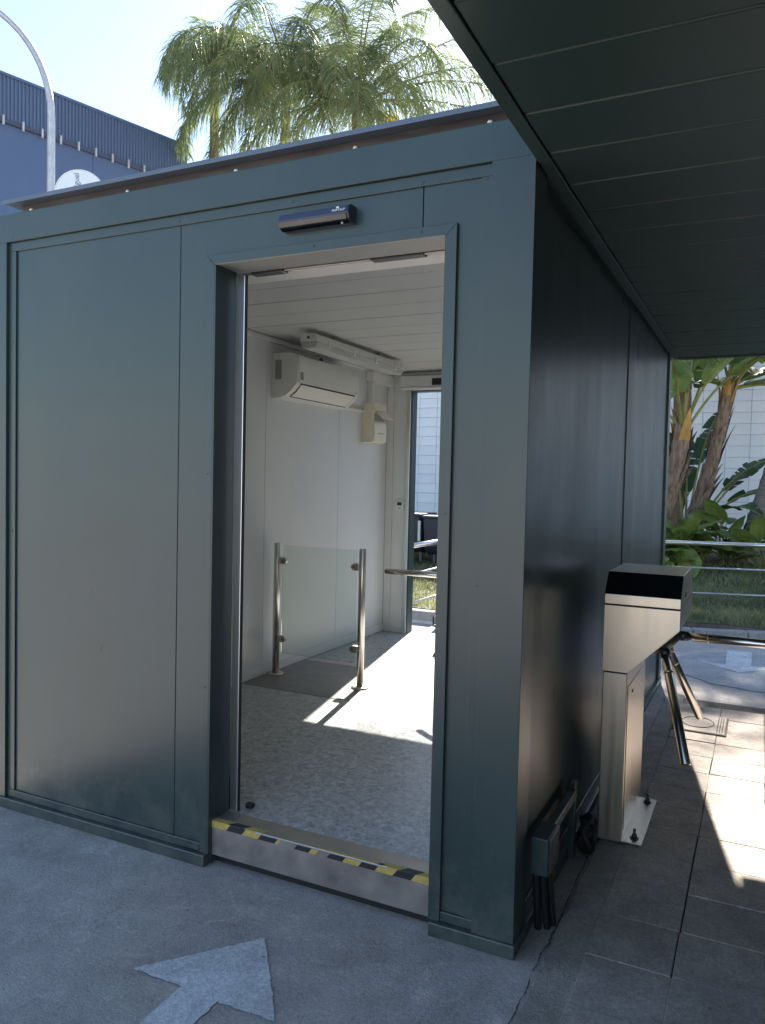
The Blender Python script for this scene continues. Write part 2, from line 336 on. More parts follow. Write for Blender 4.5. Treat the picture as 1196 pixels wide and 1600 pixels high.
# ================================================================== GARDEN
def y0(x): return 5.12+max(0, .3*(x+2.33))
def gz(x, y):
    t = max(0, y-y0(x)); h = .10+.0025*t
    a = max(0, min(1, (y-6.4)/4.2)); h += .33*a*a*(3-2*a)
    return h+.02*math.sin(x*2.1+y*1.3)+.012*math.sin(x*5.3-y*3.1)
gb = MB(); NX, NY = 90, 36; xs = [-14+26*i/(NX-1) for i in range(NX)]; xs = sorted(xs+[-2.331, -2.329]); NX += 2
vs = []
for x in xs:
    for j in range(NY):
        y = y0(x)+(12.95-y0(x))*max(0, j-1)/(NY-2); vs.append((x, y, gz(x, y) if j else -.02))
gb.add(vs, [(i*NY+j, (i+1)*NY+j, (i+1)*NY+j+1, i*NY+j+1) for i in range(NX-1) for j in range(NY-1)], True)
bed = gb.build('garden_bed', SOIL, recalc=False); tag(bed, kind='structure')
tf = MB(); vs = []
def ysoil(x): return 9.25+.35*math.sin(x*1.7)+.2*math.sin(x*4.1+1)
for x in xs:
    e = ysoil(x)
    for j in range(14):
        y = y0(x)+.01+(e-y0(x)-.01)*j/13; vs.append((x, y, gz(x, y)+.006*(1 if j < 13 else 0)))
tf.add(vs, [(i*14+j, (i+1)*14+j, (i+1)*14+j+1, i*14+j+1) for i in range(NX-1) for j in range(13)], True)
tag(tf.build('turf', TURF, recalc=False), kind='structure')
gr = MB(); rg = random.Random(11)
for k in range(42000):
    x = rg.uniform(-5.5, 3.2); y = rg.uniform(y0(x)+.02, ysoil(x)+.15*rg.random())
    if not (-5.2 < x < -1.8 or -1.6 < x < 3): continue
    h = rg.uniform(.03, .085); a = rg.uniform(0, 6.28); wv = .006+.004*rg.random(); z = gz(x, y)
    dx, dy = math.cos(a)*wv, math.sin(a)*wv; lx, ly = rg.gauss(0, .03), rg.gauss(0, .03)
    gr.add([(x-dx, y-dy, z), (x+dx, y+dy, z), (x+lx, y+ly, z+h)], [(0, 1, 2)])
tag(gr.build('grass', GRASS, recalc=False), 'short patchy lawn grass beyond the steel railing', 'grass', kind='stuff')
kb = tag(B(-6.5, -2.33, 5.0, 5.118, 0, .03).build('kerb', MORTAR), kind='structure')
ks = B(-.2475, .2475, -.06, .06, -.06, .06).build('kerb_stone', KERBM, kb, bevel=.012); KM = ks.data; bpy.data.objects.remove(ks)
for i in range(8): inst(KM, 'kerb_stone', (-2.58-.5*i, 5.06, .068), kb, (0, 0, rs.uniform(-.008, .008)))
sl_ = math.atan(.3)
for i in range(14):
    s = .25+.5*i; inst(KM, 'kerb_stone', (-2.33+s*math.cos(sl_), 5.05+s*math.sin(sl_), .03), kb, (0, 0, sl_+rs.uniform(-.006, .006)))

# block wall behind garden (blocks in view are pieces of their own)
wl = thing('block_wall', (-1, 13.1, 0), 'white painted concrete block wall in stacked courses behind the garden', 'wall')
B(-12, 12, 13.005, 13.25, 0, 4.64).build('wall_core', MORTAR, wl)
bk = B(-.1965, .1965, -.02, .02, -.0965, .0965).build('block', WALLB, None, bevel=.004, seg=1); BM_ = bk.data; bpy.data.objects.remove(bk)
rest = MB()
for i in range(-30, 30):
    for j in range(23):
        x = .4*i+.2; z = .1+.2*j+(.012 if j >= 6 else 0)
        seen = (-1.7 < x < 1.5 and j > 1 and z < 4.1) or (-6.9 < x < -5.1 and 1 < j and z < 3.7)
        dy = rs.uniform(-.0015, .0015)
        if seen: inst(BM_, 'block', (x, 13.0+dy, z), wl)
        else: rest.box(x-.1965, x+.1965, 12.981+dy, 13.02, z-.0965, z+.0965)
tag(rest.build('block_field', WALLB, wl), kind='stuff')
B(-12, 12, 12.96, 13.28, 4.64, 4.72).build('coping', WALLB, wl, bevel=.01)

# ================================================================== CABIN
cb = thing('modular_cabin', (-1.2, 1.9, 0), 'dark green steel site cabin with open sliding doorway under a flat roof', 'cabin')
def P(name, m, *a, bevel=.002, **k): return B(*a).build(name, m, cb, bevel=bevel, seg=2)
XR, XL, YB = 0.0, -2.40, 3.80
DL, DR, DT = -1.177, -.279, 2.216
for x in (-2.40, -.135): 
    P('corner_post', GREEN, x, x+.135, 0, .13, .0455, 2.4148, bevel=.0015); P('corner_post', GREEN, x, x+.135, 3.67, 3.80, .0455, 2.4148, bevel=.0015)
# base and top beams
P('base_beam', GREEN, XL-.006, DL-.001, -.008, .13, 0, .045, bevel=.004); P('base_beam', GREEN, DR+.001, .006, -.008, .13, 0, .045, bevel=.004)
P('base_beam', GREEN, -.13, .006, .1305, 3.669, 0, .045, bevel=.004); P('base_beam', GREEN, XL-.006, -2.27, .1305, 3.669, 0, .045, bevel=.004)
P('base_beam', GREEN, XL-.006, .006, 3.6695, 3.808, 0, .045, bevel=.004)
P('top_beam', GREEN, XL, 0, 0, .13, 2.415, 2.53, bevel=.0015); P('top_beam', GREEN, XL, 0, 3.67, 3.80, 2.415, 2.53, bevel=.0015)
P('top_beam', GREEN, -.13, 0, .1305, 3.6695, 2.415, 2.53, bevel=.0015); P('top_beam', GREEN, XL, -2.27, .1305, 3.6695, 2.415, 2.53, bevel=.0015)
P('roof_deck', ROOFM, -2.268, -.132, .132, 3.668, 2.43, 2.525)
# front panels
P('wall_panel', GREEN, -2.2645, -1.3465, .022, .09, .0455, 2.4145)
MB().prism([(-1.3435,.0455),(DL-.004,.0455),(DL-.004,DT+.004),(-.3675,DT+.004),(-.3675,2.4145),(-1.3435,2.4145)], 'y', .022, .09).build('wall_panel', GREEN, cb, bevel=.0015)
MB().prism([(DR+.004,.0455),(-.1355,.0455),(-.1355,2.4145),(-.3645,2.4145),(-.3645,DT+.004),(DR+.004,DT+.004)], 'y', .022, .09).build('wall_panel', GREEN, cb, bevel=.0015)
# inner edging strips round the recess
P('edging', GREEN, -2.2643, -.1357, .014, .0215, 2.378, 2.4143, bevel=.0015); P('edging', GREEN, -2.2643, -1.215, .012, .0215, .0457, .078, bevel=.003)
P('edging', GREEN, -.246, -.1357, .012, .0215, .0457, .078, bevel=.003)
P('edging', GREEN, -2.2643, -2.224, .014, .0215, .0785, 2.3775, bevel=.0015); P('edging', GREEN, -.172, -.1357, .014, .0215, .0785, 2.3775, bevel=.0015)
P('edging', GREEN, -1.3, -1.215, .009, .0118, .05, .064, bevel=.001)
# door architrave
tw = .034
MB().prism([(DL-tw,.0457),(DL,.0457),(DL,DT),(DL-tw,DT+tw)], 'y', .008, .0215).build('door_trim', GREEN, cb, bevel=.0015)
MB().prism([(DR,.0457),(DR+tw,.0457),(DR+tw,DT+tw),(DR,DT)], 'y', .008, .0215).build('door_trim', GREEN, cb, bevel=.0015)
MB().prism([(DL-tw,DT+tw),(DL,DT),(DR,DT),(DR+tw,DT+tw)], 'y', .0083, .0215).build('door_trim', GREEN, cb, bevel=.0015)
P('door_jamb', GREEN, DL-.0035, DL+.006, .009, .134, .046, DT-.001, bevel=.001); P('door_jamb', GREEN, DR-.006, DR+.0035, .009, .134, .046, DT-.001, bevel=.001)
P('door_jamb', GREEN, DL-.001, DL+.003, .0305, .06, .002, .0455, bevel=0)
P('door_soffit', SOFF, DL+.0065, DR-.0065, .0095, .146, DT-.001, DT+.0035, bevel=.001)
# screws
for x, z, y in ((-1.196,2.232,.008),(-.262,2.236,.008),(-1.196,1.46,.008),(-1.196,.67,.008),(-.262,1.35,.008),(-1.345,2.392,.014),(-.366,2.392,.014),(-.85,2.396,.014),(-.76,2.236,.008),(-.366,2.236,.008),(-.154,2.372,.014),(-.154,1.13,.014),(-2.243,1.2,.014),(-.154,.3,.014),(-2.243,2.0,.014)):
    MB().cyl((x, y-.002, z), 'y', .0042, .003, 10).build('screw', SCREW, cb)
# right and left outer sides
for (ya, yb, xo) in ((.131,1.925,-.022),(1.928,3.669,-.016)): P('wall_panel', GREEN, -.1, xo, ya, yb, .0455, 2.4145)
P('edging', GREEN, -.0215, -.012, .1315, 1.925, .0457, .09, bevel=.003)
for (ya, yb) in ((.131,.985),(.988,1.925),(1.928,2.8),(2.803,3.669)): P('wall_panel', GREEN, -2.378, -2.302, ya, yb, .0455, 2.4145)
# back outer wall with far doorway
FL, FR_, FT = -2.03, -1.02, 2.20
P('wall_panel', GREEN, -2.2645, FL-.006, 3.722, 3.785, .0455, 2.4145); P('wall_panel', GREEN, FR_+.006, -.1355, 3.722, 3.785, .0455, 2.4145)
P('wall_panel', GREEN, FL-.0055, FR_+.0055, 3.722, 3.785, FT+.006, 2.4145)
P('door_jamb', GREEN, FL-.0055, FL, 3.688, 3.80, .0455, FT, bevel=0); P('door_jamb', GREEN, FR_, FR_+.0055, 3.688, 3.80, .0455, FT, bevel=0)
P('door_jamb', GREEN, FL-.005, FR_+.005, 3.688, 3.80, FT+.0005, FT+.0055, bevel=0)
P('door_stile', ALU, FL-.024, FL+.004, 3.655, 3.684, .166, FT-.002); P('door_stile', RUBBER, FL+.0045, FL+.010, 3.66, 3.682, .166, FT-.002, bevel=.001)
# interior linings
CR = CREAM
for (ya, yb) in ((.1335,.947),(.950,1.904),(1.907,2.868),(2.871,3.689)): P('inner_panel', CR, -2.30, -2.26, ya, yb, .05, 2.40, bevel=.0015)
for (ya, yb) in ((.1335,.947),(.950,1.904),(1.907,2.868),(2.871,3.689)): P('inner_panel', CR, -.16, -.137, ya, yb, .05, 2.40, bevel=.0015)
P('inner_panel', CR, -2.2595, -2.1955, 3.69, 3.7215, .05, 2.40, bevel=.0015); P('inner_panel', CR, -2.1925, FL-.006, 3.69, 3.7215, .05, 2.40, bevel=.0015)
P('inner_panel', CR, FR_+.006, -.1605, 3.69, 3.7215, .05, 2.40); P('inner_panel', CR, FL-.0055, FR_+.0055, 3.69, 3.7215, FT+.006, 2.40)
P('inner_panel', CR, -2.2595, DL-.004, .091, .133, .05, 2.40); P('inner_panel', CR, DR+.004, -.1605, .091, .133, .05, 2.40)
P('inner_panel', CR, DL-.0035, DR+.0035, .091, .133, DT+.004, 2.40)
P('skirting', CR, -2.2595, -2.246, .134, 3.689, .1655, .232, bevel=.005)
P('cove_trim', CR, -2.2595, -2.232, .134, 3.689, 2.325, 2.3585, bevel=.009); P('cove_trim', CR, -2.2315, -.161, 3.664, 3.6895, 2.325, 2.3585, bevel=.009)
yy = .1335
ye = [.109+.2575*k for k in range(1, 14)]+[3.689]
for k, e in enumerate(ye):
    P('ceiling_plank', CEIL, -2.2595, -.1605, yy, e-.008, 2.36+(.0008 if k % 2 else 0), 2.38, bevel=.001); yy = e
P('ceiling_back', DARKP, -2.2595, -.1605, .1335, 3.689, 2.385, 2.395, bevel=0)
P('floor', VINYL, -2.2597, -.1603, .128, 3.6895, .06, .165, bevel=0)
P('floor', VINYL, FL, FR_, 3.69, 3.80, .06, .163, bevel=0)
# threshold
P('threshold_riser', RISER, DL+.0065, DR-.0065, .03, .06, .038, .1635, bevel=.001)
P('threshold_plate', SILL, DL+.0065, DR-.0065, .03, .1275, .1637, .1668, bevel=.001)
P('threshold_joist', RUBBER, DL+.004, DR-.004, .062, .127, 0, .15, bevel=0)
P('threshold_edge', ALU, -.97, -.44, .0275, .0299, .1615, .1672, bevel=.0008)
W0, WL = DL+.0068, DR-DL-.0136
def tapef(a, b, m, sk=.018):
    x0, x1 = W0+a*WL, W0+b*WL
    MB().prism([(x0+sk*(a > 0)-.0, .166), (x1+(sk if b < 1 else 0), .166), (x1, .143), (x0, .143)], 'y', .0284, .0299).build('tape_piece', m, cb)
def tapet(a, b, m, d=.026, sk=.02):
    x0, x1 = W0+a*WL, W0+b*WL
    MB().prism([(x0, .0288), (x1, .0288), (x1+(sk if b < 1 else 0), .0288+d), (x0+(sk if a > 0 else 0), .0288+d)], 'z', .1669, .1682).build('tape_piece', m, cb)
for a, b, m in ((0,.075,YELLOW),(.075,.155,BLACKT),(.155,.235,YELLOW),(.235,.315,BLACKT),(.318,.332,YELLOW),(.41,.475,BLACKT),(.478,.51,YELLOW),(.56,.63,BLACKT),(.63,.70,YELLOW),(.70,.77,BLACKT),(.77,.845,YELLOW),(.845,.92,BLACKT),(.92,1,YELLOW)): tapef(a, b, m)
for a, b, m in ((0,.085,YELLOW),(.085,.165,BLACKT),(.165,.25,YELLOW)): tapet(a, b, m)
tapet(.53, .80, YELLOW, .012, .01); tapet(.78, .875, YELLOW); tapet(.875, .945, BLACKT); tapet(.945, 1, YELLOW)
# sliding leaf parked behind front wall, operator, track
lf = P('door_leaf', ALU, -1.170, -1.135, .1355, .1435, .168, 2.205, bevel=.0025)
B(-1.1345, -1.127, .1365, .1445, .168, 2.205).build('gasket', RUBBER, lf, bevel=.001)
B(-2.05, -1.1705, .137, .142, .168, 2.205).build('glass', GLASS, lf)
P('door_track', DARKP, -2.1, -.165, .148, .196, DT+.004, DT+.03); P('door_track', SILL, -1.05, -.33, .160, .172, DT-.004, DT+.0035, bevel=.002)
P('track_carriage', DARKP, -.62, -.42, .152, .19, DT-.006, DT+.0035, bevel=.002); P('track_carriage', DARKP, -1.12, -.98, .152, .19, DT-.008, DT+.0035, bevel=.002)
P('operator_cover', COVER, -2.15, -.165, .1975, .305, DT+.002, 2.359, bevel=.006)
P('door_stop', RUBBER, -1.13, -1.10, .18, .205, .1655, .185, bevel=.004)
# roof edge
P('roof_upstand', ROOFM, -2.21, -.015, .035, .07, 2.5305, 2.569, bevel=0); P('roof_upstand', ROOFM, -2.21, -2.18, .0705, 3.74, 2.5305, 2.569, bevel=0)
P('roof_cap', CAPM, -2.262, .0, -.028, 3.82, 2.5695, 2.577, bevel=.001); P('roof_cap', CAPM, -2.262, .0, -.030, -.0265, 2.560, 2.5765, bevel=.0008)
for x in (-2.13, -1.60, -1.09, -.61, -.15, ): MB().tube([(x,.012,2.5295),(x,.012,2.536),(x,.012,2.541)], [.008,.008,.005], 12).build('roof_bolt', WHITEP, cb)

# ================================================================== CANOPY
cn = thing('canopy', (1.6, 1.3, 2.391), 'dark green plank-lined canopy beside the cabin over the turnstile', 'canopy')
CX0, CX1, CY0, CY1, CZ = .003, 1.62, -3.35, 3.87, 2.391
B(CX0, .042, CY0, CY1, CZ, 2.53).build('edge_beam', GREEN_S, cn, bevel=.003)
B(.0425, CX1, CY1-.06, CY1, CZ-.004, 2.53).build('edge_beam', GREEN_S, cn, bevel=.003); B(.0425, CX1, CY0, CY0+.06, CZ-.004, 2.53).build('edge_beam', GREEN_S, cn, bevel=.003)
B(CX1-.045, CX1, CY0+.0605, CY1-.0605, CZ-.004, 2.53).build('edge_beam', GREEN_S, cn, bevel=.003)
ya = CY0+.0605; k = 0
while ya < CY1-.07:
    e = -.029+.2575*(math.floor((ya+.029+1e-4)/.2575)+1); e = min(e, CY1-.0605)
    B(.0435, CX1-.0455, ya+.0035, e-.0035, CZ+.004+(.0006 if k % 2 else 0), CZ+.03).build('plank', GREEN_S, cn, bevel=.006); ya = e; k += 1
B(.0435, CX1-.0455, CY0+.061, CY1-.061, CZ+.05, 2.528).build('roof_deck', ROOFM, cn)
sw = thing('added_shade_wall', (1.56, .3, 0), 'unseen dark green panelled wall added under the outer side of the canopy to block sky light', 'wall')  # unseen wall, added to keep sky light off the cabin side
for k in range(7): B(1.52, 1.60, -3.2+k+.0, -3.204+k+1, .0, CZ-.005).build('wall_panel', GREEN_S, sw, bevel=.003)

# ================================================================== FITTINGS ON CABIN
# radar door sensor above entrance
sn = thing('door_sensor', (-.75, .02, 2.30), 'slim dark blue motion sensor with white mark above the doorway', 'sensor')
prof = [(.0215,2.345),(-.012,2.345),(-.028,2.338),(-.032,2.318),(-.024,2.300),(-.004,2.292),(.0215,2.292)]
MB().prism(prof, 'x', -.878, -.615).build('housing', NAVY, sn, bevel=.002)
MB().prism([(.0213,2.347),(-.013,2.347),(-.0305,2.339),(-.0345,2.318),(-.026,2.2985),(-.004,2.290),(.0213,2.290)], 'x', -.6148, -.606).build('end_cap', DARKP, sn, bevel=.0015)
MB().prism([(.0213,2.296),(-.004,2.2900),(-.027,2.2975),(-.0345,2.313),(-.031,2.3155),(-.02,2.303),(.0213,2.300)], 'x', -.877, -.6155).build('lens', DARKGLOSS, sn, bevel=.001)
tm = Matrix.Translation((-.645, -.0312, 2.327)) @ Matrix.Rotation(R_(90), 4, 'X') @ Matrix.Rotation(R_(-14), 4, 'X')
text_mesh('lettering', 'PORTALP', .0115, WHITEP, sn, tm)
B(-.653, -.643, -.0310, -.0285, 2.3335, 2.3385).build('emblem', WHITEP, sn)
MB().cyl((-.64, -.012, 2.2925), 'z', .004, -.004, 10).build('indicator', WHITEP, sn)

# air conditioner
ac = thing('air_conditioner', (-2.16, 2.42, 2.0), 'white wall air conditioner with open louvre on inner cabin wall', 'air conditioner')
A0, A1 = 1.965, 2.80
prof = [(-2.2598,2.262),(-2.12,2.258),(-2.075,2.245),(-2.062,2.20),(-2.064,2.075),(-2.078,2.05),(-2.115,2.012),(-2.155,1.985),(-2.2,1.972),(-2.2598,1.968)]
MB().prism([(a, b) for a, b in prof], 'y', A0, A1).build('body', PLASTIC, ac, bevel=.004)
MB().prism([(-2.0695,2.245),(-2.0595,2.238),(-2.056,2.20),(-2.058,2.066),(-2.068,2.066),(-2.0635,2.2)], 'y', A0+.012, A1-.012).build('front_panel', PLASTIC, ac, bevel=.0012)
MB().prism([(-2.071,2.052),(-2.0665,2.055),(-2.108,2.008),(-2.148,1.984),(-2.1505,1.988),(-2.112,2.014)], 'y', A0+.055, A1-.055).build('louvre', VANE, ac, bevel=.0012)
B(-2.0735, -2.0655, A0+.05, A1-.05, 2.0575, 2.0645).build('air_slot', DARKP, ac)
MB().prism([(-2.1495,1.9845),(-2.1465,1.9800),(-2.150,1.9790),(-2.153,1.9830)], 'y', A0+.05, A1-.05).build('air_slot', DARKP, ac)
for y_ in (A0+.052, A1-.054): MB().prism([(-2.0715,2.0515),(-2.0660,2.0545),(-2.1075,2.0075),(-2.1480,1.9835),(-2.1505,1.9875),(-2.112,2.0135)], 'y', y_-.0015, y_+.0015).build('air_slot', DARKP, ac)
B(-2.0562, -2.0545, A0+.025, A0+.06, 2.085, 2.135).build('display', GREYP, ac, bevel=.0005)
B(-2.235, -2.185, A0-.0012, A0+.001, 2.09, 2.215).build('rating_label', GREYP, ac)
B(-2.0575, -2.0562, A1-.075, A1-.035, 2.078, 2.084).build('badge', GREYP, ac)
# grommet above the unit
gm = MB(); gm.cyl((-2.2602, 2.58, 2.295), 'x', .026, .006, 20); tag(gm.build('cable_hole', DARKP), 'dark round cable hole in wall panel above the air conditioner', 'cable hole')
# ceiling batten
bt = thing('batten_light', (-1.89, 2.42, 2.36), 'long sealed fluorescent batten light fixed under the cabin ceiling', 'ceiling light')
BX = -1.885
BZ = 0
MB().prism([(BX-.045,2.334),(BX+.045,2.334),(BX+.058,2.307),(BX+.062,2.287),(BX-.062,2.287),(BX-.058,2.307)], 'y', 1.80, 3.06).build('housing', GREYP if False else PLASTIC, bt, bevel=.004)
MB().prism([(BX-.063,2.2866),(BX+.063,2.2866),(BX+.056,2.262),(BX+.046,2.247),(BX-.046,2.247),(BX-.056,2.262)], 'y', 1.805, 3.055).build('diffuser', mat('clear_diffuser', (.50,.50,.475), .22, var=.05, vscale=14), bt, bevel=.004)
for y in (1.95, 2.28, 2.6, 2.92):
    for s in (-1, 1): B(BX+s*.0605-.006, BX+s*.0605+.006, y-.012, y+.012, 2.267, 2.308).build('clip', PLASTIC, bt, bevel=.002)
MB().cyl((BX, 1.7985, 2.310), 'y', .009, .004, 14).build('gland', DARKP, bt)
for y in (2.1, 2.75): B(BX-.02, BX+.02, y-.02, y+.02, 2.334, 2.3600).build('mount', GREYP, bt)
# fuse box and trunking
fb = thing('fuse_box', (-2.21, 3.34, 1.75), 'ivory fuse box with flipped-up flap below white trunking', 'fuse box')
B(-2.2598, -2.168, 3.235, 3.465, 1.752, 2.072).build('case', IVORY, fb, bevel=.006)
MB().prism([(-2.1675,2.068),(-2.158,2.062),(-2.152,2.01),(-2.1675,2.01)], 'y', 3.24, 3.46).build('cover', IVORY, fb, bevel=.002)
MB().prism([(-2.1675,1.915),(-2.150,1.912),(-2.146,1.83),(-2.152,1.765),(-2.1675,1.758)], 'y', 3.24, 3.46).build('cover', IVORY, fb, bevel=.002)
MB().prism([(-2.158,2.004),(-2.153,2.006),(-2.085,1.945),(-2.088,1.940)], 'y', 3.25, 3.45).build('flap', IVORY, fb, bevel=.0008)
for k in range(5): B(-2.1678, -2.156, 3.275+k*.033, 3.302+k*.033, 1.928, 1.985).build('breaker', GREYP, fb, bevel=.001)
B(-2.1465, -2.1435, 3.30, 3.40, 1.823, 1.829).build('handle', GREYP, fb)
tk = thing('cable_trunking', (-2.25, 3.4, 2.08), 'white cable trunking in upper inner corner above the fuse box', 'trunking')
B(-2.2598, -2.195, 3.285, 3.688, 2.245, 2.322).build('duct', PLASTIC, tk, bevel=.003); B(-2.1945, -2.190, 3.283, 3.6885, 2.243, 2.3235).build('lid', PLASTIC, tk, bevel=.001)
B(-2.2598, -2.225, 3.33, 3.385, 2.073, 2.2445).build('duct', PLASTIC, tk, bevel=.003)
B(-2.2598, -2.242, 2.8005, 3.2345, 1.987, 2.008).build('duct', PLASTIC, tk, bevel=.002)
# thermostat
th = thing('thermostat', (-2.115, 3.68, 1.24), 'small white thermostat with dark screen beside the far doorway', 'thermostat')
B(-2.150, -2.080, 3.672, 3.6898, 1.205, 1.282).build('case', PLASTIC, th, bevel=.003); B(-2.138, -2.096, 3.6705, 3.6725, 1.245, 1.272).build('screen', DARKP, th)
B(-2.13, -2.10, 3.6705, 3.6725, 1.218, 1.224).build('button', GREYP, th)
# far door operator
op = thing('door_operator', (-1.6, 3.64, 2.21), 'cream sliding-door operator box above the far doorway', 'door operator')
B(-2.108, -.95, 3.60, 3.6898, 2.207, 2.318).build('cover', CREAM, op, bevel=.008); B(-1.812, -1.70, 3.585, 3.5995, 2.235, 2.29).build('sensor', DARKP, op, bevel=.003)
B(-2.10, -.95, 3.5985, 3.5998, 2.225, 2.229).build('groove', GREYP, op)
# floor plate
fp = B(-2.245, -1.385, 1.665, 2.42, .1651, .1675); tag(fp.build('floor_plate', MATM), 'dark grey plate lying on the floor under the glass screen', 'floor plate')
# glass screen
gs = thing('glass_screen', (-1.88, 1.955, .1675), 'clear glass guard panel held between two stainless posts', 'glass screen')
for x, y, z0 in ((-2.195,1.967,.1675),(-1.556,1.945,.1675)):
    s = 1 if x < -2 else -1
    p = MB().tube([(x,y,z0),(x,y,1.026),(x,y,1.030)], [.0215,.0215,.019], 24).build('post', INOXP, gs)
    MB().tube([(x,y,z0),(x,y,z0+.006),(x,y,z0+.011),(x,y,z0+.012)], [.055,.055,.05,.03], 28).build('flange', INOX, p)
    for z in (.405, .915):
        MB().prism([(x+s*.018,z-.022),(x+s*.055,z-.022),(x+s*.070,z-.014),(x+s*.076,z),(x+s*.070,z+.014),(x+s*.055,z+.022),(x+s*.018,z+.022)], 'y', y-.014, y+.014).build('clamp', INOX, p, bevel=.003)
        MB().cyl((x+s*.052, y-.0155, z), 'y', .005, .002, 12).build('screw', SCREW, p)
B(-2.145, -1.602, 1.952, 1.960, .315, 1.018).build('glass', GLASS, gs, bevel=.0012)

# ================================================================== TURNSTILES
def turnstile(name, ox, oy, oz, s, ph, label):
    """ox: wall-side edge, s=+1 arms towards +X, ph: pedestal height, oz: floor"""
    t = thing(name, (ox+s*.12, oy+.27, oz), label, 'turnstile', 'tripod turnstiles')
    X = lambda a: ox+s*a
    def bx(n, m, a0, a1, y0_, y1_, z0, z1, par=t, bv=.003): 
        x0, x1 = sorted((X(a0), X(a1))); return B(x0, x1, oy+y0_, oy+y1_, oz+z0, oz+z1).build(n, m, par, bevel=bv)
    ped = bx('pedestal', INOX, .004, .098, .0, .54, .006, ph-.003)
    bx('access_door', INOX, .0985, .101, .025, .515, .05, ph-.06, ped, .001)
    MB().cyl((X(.1008), oy+.14, oz+ph-.10), 'x', .008, s*.003, 12).build('lock', SCREW, ped)
    bx('base_plate', INOX, .0, .172, .02, .52, 0, .006, t, .001)
    for yb in (.07, .47):
        b_ = MB().tube([(X(.138), oy+yb, oz+.006), (X(.138), oy+yb, oz+.045)], .006, 10); b_.tube([(X(.138), oy+yb, oz+.007), (X(.138), oy+yb, oz+.009)], .018, 14); b_.tube([(X(.138), oy+yb, oz+.009), (X(.138), oy+yb, oz+.022)], .012, 6)
        b_.build('anchor_bolt', SCREW, t)
    # head, sloped on the arm side
    h0, h1, sl = ph, ph+.395, .288
    def head(n, m, z0, z1, yA, yB, par=t, bv=.002, yc=None):
        pr = [(yA, z0), (yB, z0), (yB, z1), (yA, z1)] if yc is None else yc
        me = bpy.data.meshes.new(n); o = bpy.data.objects.new(n, me); COL.objects.link(o)
        mb = MB(); x0, x1 = sorted((X(.0), X(sl))); mb.prism([(oy+a, oz+b) for a, b in pr], 'x', x0, x1)
        off = OFF[par]; bm = bmesh.new(); vv = [bm.verts.new(Vector(p)-off) for p in mb.v]
        for f in mb.f: bm.faces.new([vv[i] for i in f])
        bmesh.ops.recalc_face_normals(bm, faces=bm.faces)
        nrm = Vector((s*1.0, 0, -1.0)).normalized(); co = Vector((X(.098), oy, oz+ph))-off
        r = bmesh.ops.bisect_plane(bm, geom=bm.verts[:]+bm.edges[:]+bm.faces[:], plane_co=co, plane_no=nrm, clear_outer=True)
        ed = [e for e in r['geom_cut'] if isinstance(e, bmesh.types.BMEdge)]
        if ed: bmesh.ops.holes_fill(bm, edges=bm.edges[:])
        bmesh.ops.recalc_face_normals(bm, faces=bm.faces)
        es = [e for e in bm.edges if len(e.link_faces) == 2 and e.calc_face_angle(0) > .5]
        bmesh.ops.bevel(bm, geom=es, offset=bv, segments=2, profile=.5, affect='EDGES', clamp_overlap=True)
        bm.to_mesh(me); bm.free(); me.materials.append(m); o.parent = par; OFF[o] = off; return o
    zt = h0+.268
    hd = head('head', INOX, h0, zt, .0, .54)
    head('head_seam', RUBBER, zt+.0003, zt+.0037, .003, .537, hd, .0003)
    lid = head('lid', INOX, 0, 0, 0, 0, t, .0025, [(.0, zt+.004), (.54, zt+.004), (.54, zt+.044), (.465, h1), (.075, h1), (.0, zt+.044)])
    x0, x1 = sorted((X(.001), X(sl-.001)))
    mb = MB(); a0, b0, a1, b1 = .001, zt+.045, .074, h1-.001
    mb.prism([(oy+a0-.002, oz+b0), (oy+a1-.002, oz+b1+.0015), (oy+a1, oz+b1-.001), (oy+a0, oz+b0-.002)], 'x', x0, x1); mb.build('display_panel', DARKGLOSS, lid, bevel=.0005)
    mb = MB(); mb.prism([(oy+a0+.036, oz+b0+.041), (oy+a0+.042, oz+b0+.0475), (oy+a0+.043, oz+b0+.046), (oy+a0+.037, oz+b0+.0395)], 'x', *sorted((X(.20), X(.222))))
    mb.build('indicator', mat('green_led_'+name, (.05, .25, .12), .3), lid)
    MB().cyl((X(sl-.001), oy+.18, oz+h1-.085), 'x', .010, s*.004, 14).build('lock', SCREW, lid)
    # hub and arms
    ax = Vector((s, 0, -1)).normalized(); hc = Vector((X(.207), oy+.27, oz+ph+.109))
    hub = MB().tube([hc-ax*.01, hc+ax*.018, hc+ax*.04, hc+ax*.045], [.075,.072,.058,.03], 24).build('hub', SCREW, t)
    root = hc+ax*.026
    e1 = Vector((s, 0, 1)).normalized(); e2 = Vector((0, 1, 0))
    for k in range(3):
        q = 2*math.pi*k/3
        d = (ax*math.cos(R_(45))+(e1*math.cos(q)+e2*math.sin(q))*math.sin(R_(45))).normalized()
        p0 = root+(e1*math.cos(q)+e2*math.sin(q))*.048+d*.01; ln = .49 if (s > 0 or k) else .55
        arm = MB().tube([p0, p0+d*.05, p0+d*.052, p0+d*(ln-.004), p0+d*ln], [.014,.014,.0178,.0178,.015], 20).build('arm', INOXP, t)
        MB().tube([p0+d*.10, p0+d*.108], .019, 20).build('collar', INOX, arm)
        MB().tube([p0-d*.012, p0+d*.03], .021, 16).build('knuckle', SCREW, arm)
    return t
turnstile('tripod_turnstile', .078, .910, .0165, 1, .690, 'stainless tripod turnstile with black sloping top on paving under the canopy')
turnstile('tripod_turnstile', -.655, 1.83, .165, -1, .595, 'stainless tripod turnstile inside the cabin, its bar reaching towards the glass screen')

